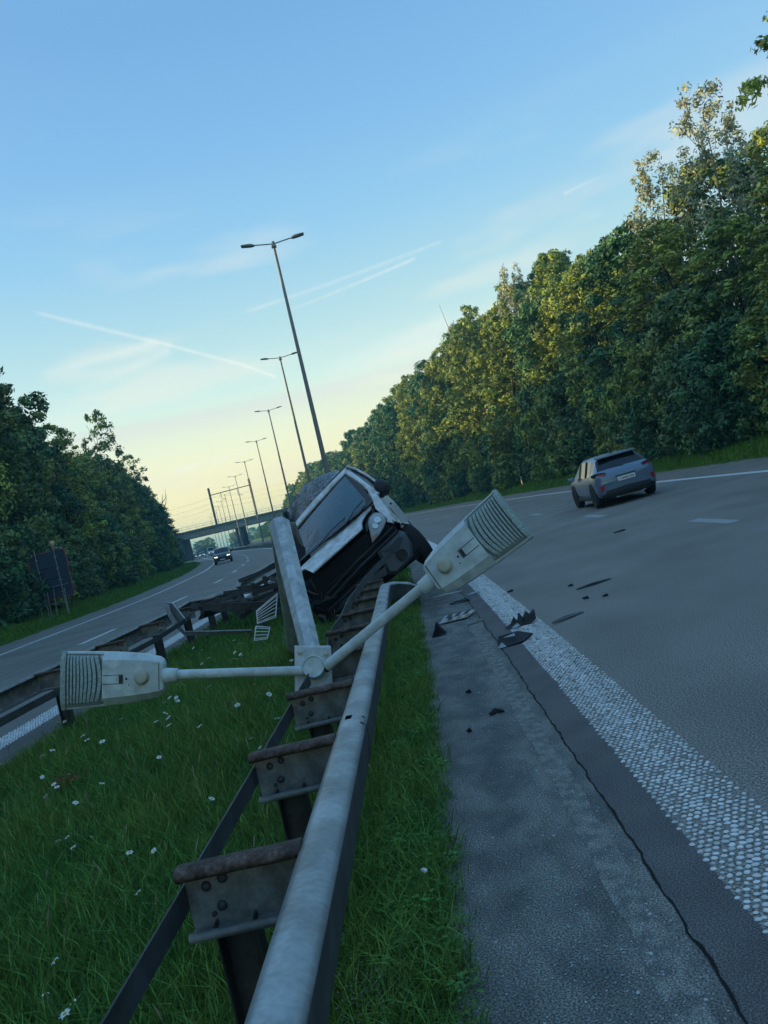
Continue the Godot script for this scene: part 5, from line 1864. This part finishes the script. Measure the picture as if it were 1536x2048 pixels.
# ---------------------------------------------------------------- wreckage on the road
func debris() -> void:
	var m := MB.new()
	var t := thing("plastic_wreckage", "largest black broken plastic piece, jagged, lying on the dotted line", "debris", P(1.2, 0.012, 8.45))
	t.scale = Vector3(0.74, 0.58, 0.74)
	m.slab([Vector3(-0.30, 0.02, 0.05), Vector3(-0.20, 0.05, 0.02), Vector3(-0.13, 0.17, 0.0), Vector3(-0.09, 0.08, 0.02), Vector3(-0.04, 0.22, -0.02), Vector3(0.02, 0.08, 0.0), Vector3(0.0, 0.0, 0.06), Vector3(-0.15, -0.01, 0.10)], Vector3(0.02, 0.01, -0.05))
	obj("shard", m, M.black_plastic, t)
	m = MB.new()
	m.slab([Vector3(0.0, 0.0, 0.05), Vector3(0.05, 0.14, 0.0), Vector3(0.10, 0.21, -0.04), Vector3(0.14, 0.14, -0.02), Vector3(0.22, 0.20, -0.08), Vector3(0.21, 0.05, -0.02), Vector3(0.10, -0.01, 0.05)], Vector3(-0.01, 0.02, -0.06))
	obj("shard", m, M.black_plastic, t)
	m = MB.new()
	m.slab([Vector3(-0.20, 0.01, 0.09), Vector3(-0.10, 0.07, 0.07), Vector3(-0.07, 0.03, 0.11), Vector3(-0.12, 0.0, 0.14)], Vector3(0.01, -0.004, -0.01))
	obj("pale_edge", m, M.rim, t)
	t = thing("plastic_wreckage", "flat black and grey plastic piece beside the crack in the gutter", "debris", P(0.92, 0.012, 7.62))
	m = MB.new()
	m.slab([Vector3(-0.14, 0.03, 0.03), Vector3(-0.10, 0.09, -0.04), Vector3(0.10, 0.09, -0.10), Vector3(0.24, 0.04, -0.08), Vector3(0.12, 0.01, 0.05), Vector3(-0.08, 0.0, 0.09)], Vector3(0.01, -0.02, -0.02))
	obj("shard", m, M.black_plastic, t)
	m = MB.new()
	m.slab([Vector3(-0.06, 0.075, 0.02), Vector3(0.06, 0.085, -0.03), Vector3(0.05, 0.07, 0.02)], Vector3(0, 0.004, 0))
	m.slab([Vector3(-0.15, 0.0, 0.08), Vector3(-0.10, 0.04, 0.06), Vector3(-0.07, 0.0, 0.10)], Vector3(0.01, 0, -0.01))
	obj("pale_edge", m, M.rim, t)
	t = thing("plastic_wreckage", "black triangular plastic scrap standing by the grass edge", "debris", P(0.28, 0.01, 9.0))
	m = MB.new()
	m.slab([Vector3(-0.08, 0, 0.02), Vector3(-0.03, 0.08, 0), Vector3(0.0, 0.15, -0.02), Vector3(0.03, 0.09, 0), Vector3(0.09, 0.01, 0.02)], Vector3(0.02, 0, -0.07))
	obj("shard", m, M.cavity, t)
	t = thing("bent_number_plate", "crumpled pale plate lying in the gutter among the wreckage", "debris", P(0.58, 0.015, 9.85))
	m = MB.new()
	m.slab([Vector3(-0.24, 0.01, 0.12), Vector3(-0.12, 0.05, -0.16), Vector3(0.28, 0.03, -0.20), Vector3(0.14, 0.02, 0.14)], Vector3(0, -0.008, 0))
	obj("sheet", m, M.rim, t)
	m = MB.new()
	for k in 3:
		m.slab([Vector3(-0.14 + k * 0.11, 0.045, 0.07), Vector3(-0.08 + k * 0.12, 0.055, -0.12), Vector3(-0.02 + k * 0.12, 0.055, -0.13), Vector3(-0.08 + k * 0.11, 0.045, 0.06)], Vector3(0, 0.004, 0))
	obj("dark_slot", m, M.black_plastic, t)
	var scraps := [
		["metal_strip", "thin pale strip lying in the gutter nearest the van", [0.66, 12.5], [[-0.24, 0.02], [0.0, 0.05], [0.25, 0.03]], 0.02, "rim"],
		["rubber_ring", "dark curled rubber strip in the gutter behind the pale plate", [0.77, 11.3], [[-0.16, 0.03], [-0.05, 0.10], [0.14, 0.06], [0.12, -0.06], [-0.08, -0.08]], 0.014, "black_plastic"],
		["metal_sliver", "short bright sliver beside the pale plate in the gutter", [0.75, 9.26], [[-0.10, 0.06], [0.10, -0.06]], 0.016, "dust"],
		["trim_rod", "long thin black rod lying on the asphalt farthest right of the debris", [2.35, 9.7], [[-0.24, 0.10], [0.0, 0.0], [0.26, -0.12]], 0.011, "black_plastic"],
		["trim_shard", "flat pointed dark shard on the asphalt right of the dotted line", [1.62, 8.15], [[-0.18, 0.10], [0.0, 0.0], [0.20, -0.10]], 0.026, "bumper_plastic"],
		["small_scrap", "small dark lump on the asphalt below the thin black rod", [2.04, 8.95], [[-0.03, 0.0], [0.03, 0.02]], 0.035, "cavity"],
		["small_scrap", "tiny dark fleck right of the small dark lump", [2.22, 8.74], [[-0.03, 0.0], [0.03, -0.01]], 0.014, "cavity"],
		["small_scrap", "tiny dark fleck left of the thin black rod", [2.15, 10.1], [[-0.03, 0.0], [0.03, -0.01]], 0.018, "cavity"],
		["small_scrap", "lone dark strip far out on the carriageway below the grey car", [4.25, 14.6], [[-0.12, 0.03], [0.12, -0.04]], 0.02, "cavity"],
		["small_scrap", "dark leaf shaped scrap in the middle of the near gutter", [0.44, 5.44], [[-0.05, 0.02], [0.0, -0.02], [0.05, 0.01]], 0.016, "cavity"],
		["small_scrap", "small dark speck in the gutter near the grass, nearest the camera", [0.21, 5.16], [[-0.012, 0.0], [0.012, 0.0]], 0.011, "cavity"],
		["small_scrap", "small dark speck in the gutter near the grass, farther ahead", [0.32, 6.16], [[-0.02, 0.0], [0.015, 0.01]], 0.012, "cavity"],
		["small_scrap", "dark fleck on the dotted line beyond the largest black piece", [1.50, 11.1], [[-0.05, 0.02], [0.04, -0.03]], 0.016, "cavity"],
		["small_scrap", "pale curled scrap in the gutter close to the van", [1.04, 11.8], [[-0.10, 0.03], [0.0, -0.05], [0.10, -0.02]], 0.018, "rim"],
		["paper_scrap", "small white scrap in the grass at the gutter's edge", [-0.19, 3.25], [[-0.02, 0.0], [0.0, 0.015], [0.02, 0.0]], 0.014, "petal"]]
	for q in scraps:
		m = MB.new()
		var pts: Array = q[3]
		var upper := []
		var lower := []
		for i in pts.size():
			var w: float = q[4] * (0.5 if i == 0 or i == pts.size() - 1 else 1.0)
			upper.append(Vector3(pts[i][0], 0.02 + 0.012 * (i % 2), pts[i][1] - w))
			lower.push_front(Vector3(pts[i][0] + 0.01, 0.014, pts[i][1] + w))
		m.slab(upper + lower, Vector3(0, -0.012, 0))
		var o := obj(q[0], m, M[q[5]])
		o.position = P(q[2][0], 0.006 + gh(ground_u(q[2][0], q[2][1])) + (0.06 if q[0] == "paper_scrap" else 0.0), q[2][1])
		if q[0] == "paper_scrap":
			o.scale = Vector3.ONE * 0.6
		tag(o, q[1], "debris")

# ---------------------------------------------------------------- grass and flowers
func tuft(blades: int, height: float, spread: float, width: float, s: int, tip := 1.0) -> ArrayMesh:
	var r := RandomNumberGenerator.new()
	r.seed = s
	var m := MB.new()
	for k in blades:
		var a := r.randf() * TAU
		var p := Vector3(cos(a), 0, sin(a)) * spread * sqrt(r.randf())
		var h := height * r.randf_range(0.45, 1.1)
		var lean := Vector3(r.randfn(), 0, r.randfn()) * 0.32 * h
		var side := Vector3(cos(a + 1.3), 0, sin(a + 1.3)) * width * r.randf_range(0.6, 1.3)
		var mid := p + lean * 0.35 + Vector3.UP * h * 0.6
		var top := p + lean + Vector3.UP * h * (0.95 - 0.5 * lean.length() / height * 0.3)
		var j := r.randf_range(0.65, 1.35) * 0.75
		m.tint = Color(j * r.randf_range(0.85, 1.25), j, j * r.randf_range(0.7, 1.1))
		m.quad(p - side, p + side, mid + side * 0.8, mid - side * 0.8)
		m.tri(mid - side * 0.8, mid + side * 0.8, top)
	return m.mesh(true)

func grass() -> void:
	var patch := FastNoiseLite.new()
	patch.seed = 4
	patch.frequency = 0.55
	var fine := [tuft(26, 0.21, 0.10, 0.0030, 1), tuft(22, 0.16, 0.09, 0.0034, 2), tuft(18, 0.27, 0.09, 0.0028, 3)]
	var g0 := Color(0.170, 0.380, 0.085)
	var g1 := Color(0.290, 0.440, 0.095)
	var g2 := Color(0.100, 0.290, 0.095)
	for v in 3:
		var where := []
		var tints := []
		for i in 7000:
			var s := 0.4 + 13.0 * pow(rng.randf(), 1.35)
			var u := rng.randf_range(-1.98, 2.10)
			var n := patch.get_noise_2d(u * 1.3, s * 0.9)
			var z := rng.randf_range(0.7, 1.15) * (1.0 + 0.35 * n)
			if u > 1.75:
				z *= 0.55
			if u < -1.75:
				z *= 0.7
			where.append(Transform3D(Basis(Vector3.UP, rng.randf() * TAU) * Basis.from_scale(Vector3(1.0, z, 1.0)), rp(u, s, -0.012)))
			tints.append(g0.lerp(g1, clampf(n * 1.2 + 0.4, 0, 1)).lerp(g2, rng.randf() * 0.6) * rng.randf_range(0.75, 1.2))
		label_stuff(scatter("median_grass", fine[v], M.blade, where, tints), "long green grass growing in the median under the guard rail")
	var far_mesh := tuft(18, 0.24, 0.22, 0.008, 7)
	var where := []
	var tints := []
	for i in 9000:
		var s := 12.0 + 60.0 * pow(rng.randf(), 1.6)
		var u := rng.randf_range(-1.95, 2.05)
		where.append(Transform3D(Basis(Vector3.UP, rng.randf() * TAU) * Basis.from_scale(Vector3(1, rng.randf_range(0.6, 1.1), 1)), rp(u, s, -0.012)))
		tints.append(g0.lerp(g2, rng.randf()) * rng.randf_range(0.8, 1.2))
	label_stuff(scatter("median_grass", far_mesh, M.blade, where, tints), "grass of the median beyond the wreck")
	where = []
	tints = []
	var v0 := Color(0.120, 0.320, 0.058)
	var v1 := Color(0.200, 0.370, 0.062)
	for i in 26000:
		var right := i % 2 == 0
		var s := (6.0 if right else 18.0) + 120.0 * pow(rng.randf(), 1.5)
		var u := rng.randf_range(13.25, 16.6) if right else rng.randf_range(-16.5, -12.35)
		var edge := clampf((absf(u) - (13.2 if right else 12.3)) / 0.8, 0.35, 1.0)
		where.append(Transform3D(Basis(Vector3.UP, rng.randf() * TAU) * Basis.from_scale(Vector3(1.2, rng.randf_range(0.7, 1.3) * edge, 1.2)), rp(u, s, gh(u) - 0.02)))
		tints.append(v0.lerp(v1, rng.randf()) * rng.randf_range(0.75, 1.2))
	label_stuff(scatter("verge_grass", far_mesh, M.blade, where, tints), "mown grass of the verges between asphalt and forest")
	# low broad leaved weeds right of the rail and among the grass
	var m := MB.new()
	var r := RandomNumberGenerator.new()
	r.seed = 3
	for k in 34:
		var a := r.randf() * TAU
		var p := Vector3(cos(a), 0, sin(a)) * 0.09 * sqrt(r.randf()) + Vector3.UP * r.randf_range(0.03, 0.11)
		var d := Vector3(cos(a), r.randf_range(-0.2, 0.5), sin(a)).normalized() * r.randf_range(0.010, 0.02)
		var sd := d.cross(Vector3.UP).normalized() * d.length() * 0.62
		var j := r.randf_range(0.7, 1.3)
		m.tint = Color(j, j, j * 0.9)
		m.quad(p - d, p - sd, p + d, p + sd)
	where = []
	tints = []
	for i in 700:
		var s := 0.8 + 9.0 * pow(rng.randf(), 1.3)
		var u := rng.randf_range(1.55, 2.12) if i % 3 else rng.randf_range(-1.9, 1.5)
		if patch.get_noise_2d(u * 3.0 + 40.0, s * 2.0) < -0.1:
			continue
		where.append(Transform3D(Basis(Vector3.UP, rng.randf() * TAU) * Basis.from_scale(Vector3.ONE * rng.randf_range(0.4, 0.85)), rp(u, s, -0.01)))
		tints.append(Color(0.110, 0.300, 0.075) * rng.randf_range(0.7, 1.3))
	label_stuff(scatter("low_weeds", m.mesh(true), M.blade, where, tints), "low leafy weeds along the gutter edge of the median")
	# dry stalks and seed heads standing above the blades
	m = MB.new()
	m.tint = Color(0.30, 0.28, 0.15)
	m.tube([Vector3.ZERO, Vector3(0.01, 0.18, 0.0), Vector3(0.035, 0.33, 0.01)], 0.0011, 4)
	m.tint = Color(0.36, 0.32, 0.20)
	m.tube([Vector3(0.032, 0.31, 0.01), Vector3(0.04, 0.345, 0.012), Vector3(0.052, 0.38, 0.015)], [0.002, 0.0042, 0.001], 5)
	where = []
	tints = []
	for i in 420:
		var s := 1.2 + 11.0 * pow(rng.randf(), 1.2)
		var u := rng.randf_range(-1.7, 1.3)
		where.append(Transform3D(Basis(Vector3.UP, rng.randf() * TAU) * Basis(Vector3.BACK, rng.randfn(0, 0.2)) * Basis.from_scale(Vector3.ONE * rng.randf_range(0.6, 1.05)), rp(u, s, -0.02)))
		tints.append(Color.WHITE * rng.randf_range(0.6, 1.2))
	label_stuff(scatter("dry_stalks", m.mesh(true), M.blade, where, tints), "dry pale grass stalks standing in the median grass")
	# tiny pale blossoms in the weeds near the camera
	m = MB.new()
	for k in 5:
		var a := TAU * k / 5
		m.tri(Vector3.ZERO, Vector3(cos(a - 0.5), 0.25, sin(a - 0.5)), Vector3(cos(a + 0.5), 0.25, sin(a + 0.5)))
	where = []
	for i in 150:
		var p := P(-0.42 + rng.randfn(0, 0.05), rng.randf_range(0.09, 0.17), 2.45 + rng.randfn(0, 0.10))
		where.append(Transform3D(Basis(Vector3(rng.randfn(), 4, rng.randfn()).normalized(), rng.randf() * TAU).scaled(Vector3.ONE * rng.randf_range(0.002, 0.0042)), p))
	label_stuff(scatter("tiny_blossoms", m.mesh(), M.dust, where, []), "cluster of tiny pale blossoms beside the foreground rail")

func label_stuff(o: Node3D, label: String) -> void:
	o.set_meta("label", label)
	o.set_meta("category", "plants")

func flowers() -> void:
	var proto := thing("daisy", "white daisy blooming in the long median grass", "flower", Vector3.ZERO, "daisies in the median grass")
	var m := MB.new()
	m.tube([Vector3(0.01, -0.24, 0.01), Vector3(0.004, -0.1, 0.0), Vector3(0, 0, 0)], 0.0018, 5)
	obj("stem", m, M.stem, proto)
	m = MB.new()
	for k in 15:
		var a := TAU * k / 15
		var d := Vector3(cos(a), 0, sin(a))
		var w := Vector3(-sin(a), 0, cos(a)) * 0.0042
		var dip := Vector3.UP * (0.003 if k % 3 else -0.004)
		m.quad(d * 0.005 - w * 0.5, d * 0.005 + w * 0.5, d * 0.016 + w + Vector3.UP * 0.003, d * 0.016 - w + Vector3.UP * 0.003)
		m.quad(d * 0.016 - w + Vector3.UP * 0.003, d * 0.016 + w + Vector3.UP * 0.003, d * 0.024 + w * 0.5 + dip, d * 0.024 - w * 0.5 + dip)
	obj("petals", m, M.petal, proto)
	m = MB.new()
	m.lathe(Vector3.ZERO, Vector3.UP, [[0.0075, 0.0], [0.0065, 0.0035], [0.003, 0.0055], [0.0, 0.006]], 9)
	obj("flower_centre", m, M.yolk, proto)
	var spots := [[-1.61, 2.91], [-1.41, 2.61], [-1.55, 2.69], [-1.43, 2.57], [-1.43, 3.35], [-1.51, 3.83], [-1.66, 3.9], [-2.0, 4.27], [-2.2, 4.29], [-2.18, 4.36], [-2.07, 4.18], [-2.81, 5.61], [-2.75, 5.34], [-2.34, 5.32], [-2.75, 5.75], [-3.05, 5.94], [-1.34, 4.39], [-3.31, 6.72], [-3.21, 7.14], [-3.04, 6.82], [-2.85, 6.68], [-2.44, 6.92], [-2.81, 8.16], [-2.64, 7.85], [-2.62, 7.98], [-2.53, 7.91], [-2.45, 7.68], [-2.43, 7.19], [-2.33, 6.94], [-1.9, 6.35], [-2.24, 6.64], [-2.99, 9.12], [-2.73, 9.84], [-2.74, 10.28], [-2.26, 9.65], [-2.2, 9.82], [-2.19, 9.5], [-1.96, 9.24], [-2.65, 11.56], [-2.46, 10.98], [-1.6, 9.89], [-0.96, 5.59], [-0.45, 4.46], [-0.42, 4.31], [-1.68, 6.87], [-3.08, 11.3]]
	for i in 34:
		var s := rng.randf_range(4.5, 12.0)
		spots.append([ctr(s) + rng.randf_range(-1.6, 1.2) - (0.25 if s > 6.0 else 0.0), s])
	var place := func(x: float, z: float) -> String:
		if z < 3.0:
			return "white daisy low in the near left grass, close to the camera"
		if z < 5.0:
			return "white daisy beside the foreground rail in the median grass"
		if z < 7.3:
			return "white daisy in the median grass below the left lamp head"
		return "small white daisy far back in the median, towards the mangled rail"
	for i in spots.size():
		var q: Array = spots[i]
		var o: Node3D = proto if i == 0 else dup(proto, "", "daisies in the median grass")
		o.set_meta("label", place.call(q[0], q[1]))
		var tall := 0.0
		o.position = P(q[0], 0.20 + rng.randf_range(-0.01, 0.02) + tall, q[1])
		var grow := rng.randf_range(0.9, 1.2) * (1.05 if q[1] > 6.0 else 0.75)
		o.basis = Basis(Vector3(rng.randfn(), 0, rng.randfn() + 0.3).normalized(), rng.randf_range(0.15, 0.8)) * Basis(Vector3.UP, rng.randf() * TAU).scaled(Vector3.ONE * grow)
	# withered dock stalks, reddish brown
	var t := thing("dock_plant", "reddish brown withered dock plant among the daisies on the left", "plant", P(-2.80, 0.0, 5.75))
	m = MB.new()
	for k in 7:
		var a := rng.randf() * TAU
		var p := Vector3(rng.randfn() * 0.06, 0.0, rng.randfn() * 0.04)
		m.tube([p, p + Vector3(cos(a) * 0.04, 0.22, sin(a) * 0.04)], 0.003, 5)
	obj("stalk", m, M.stem, t)
	m = MB.new()
	for k in 170:
		var p := Vector3(rng.randfn() * 0.085, 0.17 + rng.randfn() * 0.025, rng.randfn() * 0.05)
		var d := Vector3(rng.randfn(), rng.randfn(), rng.randfn()).normalized() * 0.010
		var e := d.cross(Vector3(rng.randfn(), rng.randfn(), rng.randfn())).normalized() * 0.007
		m.quad(p - d, p - e, p + d, p + e)
	obj("seed_head", m, M.dock, t)
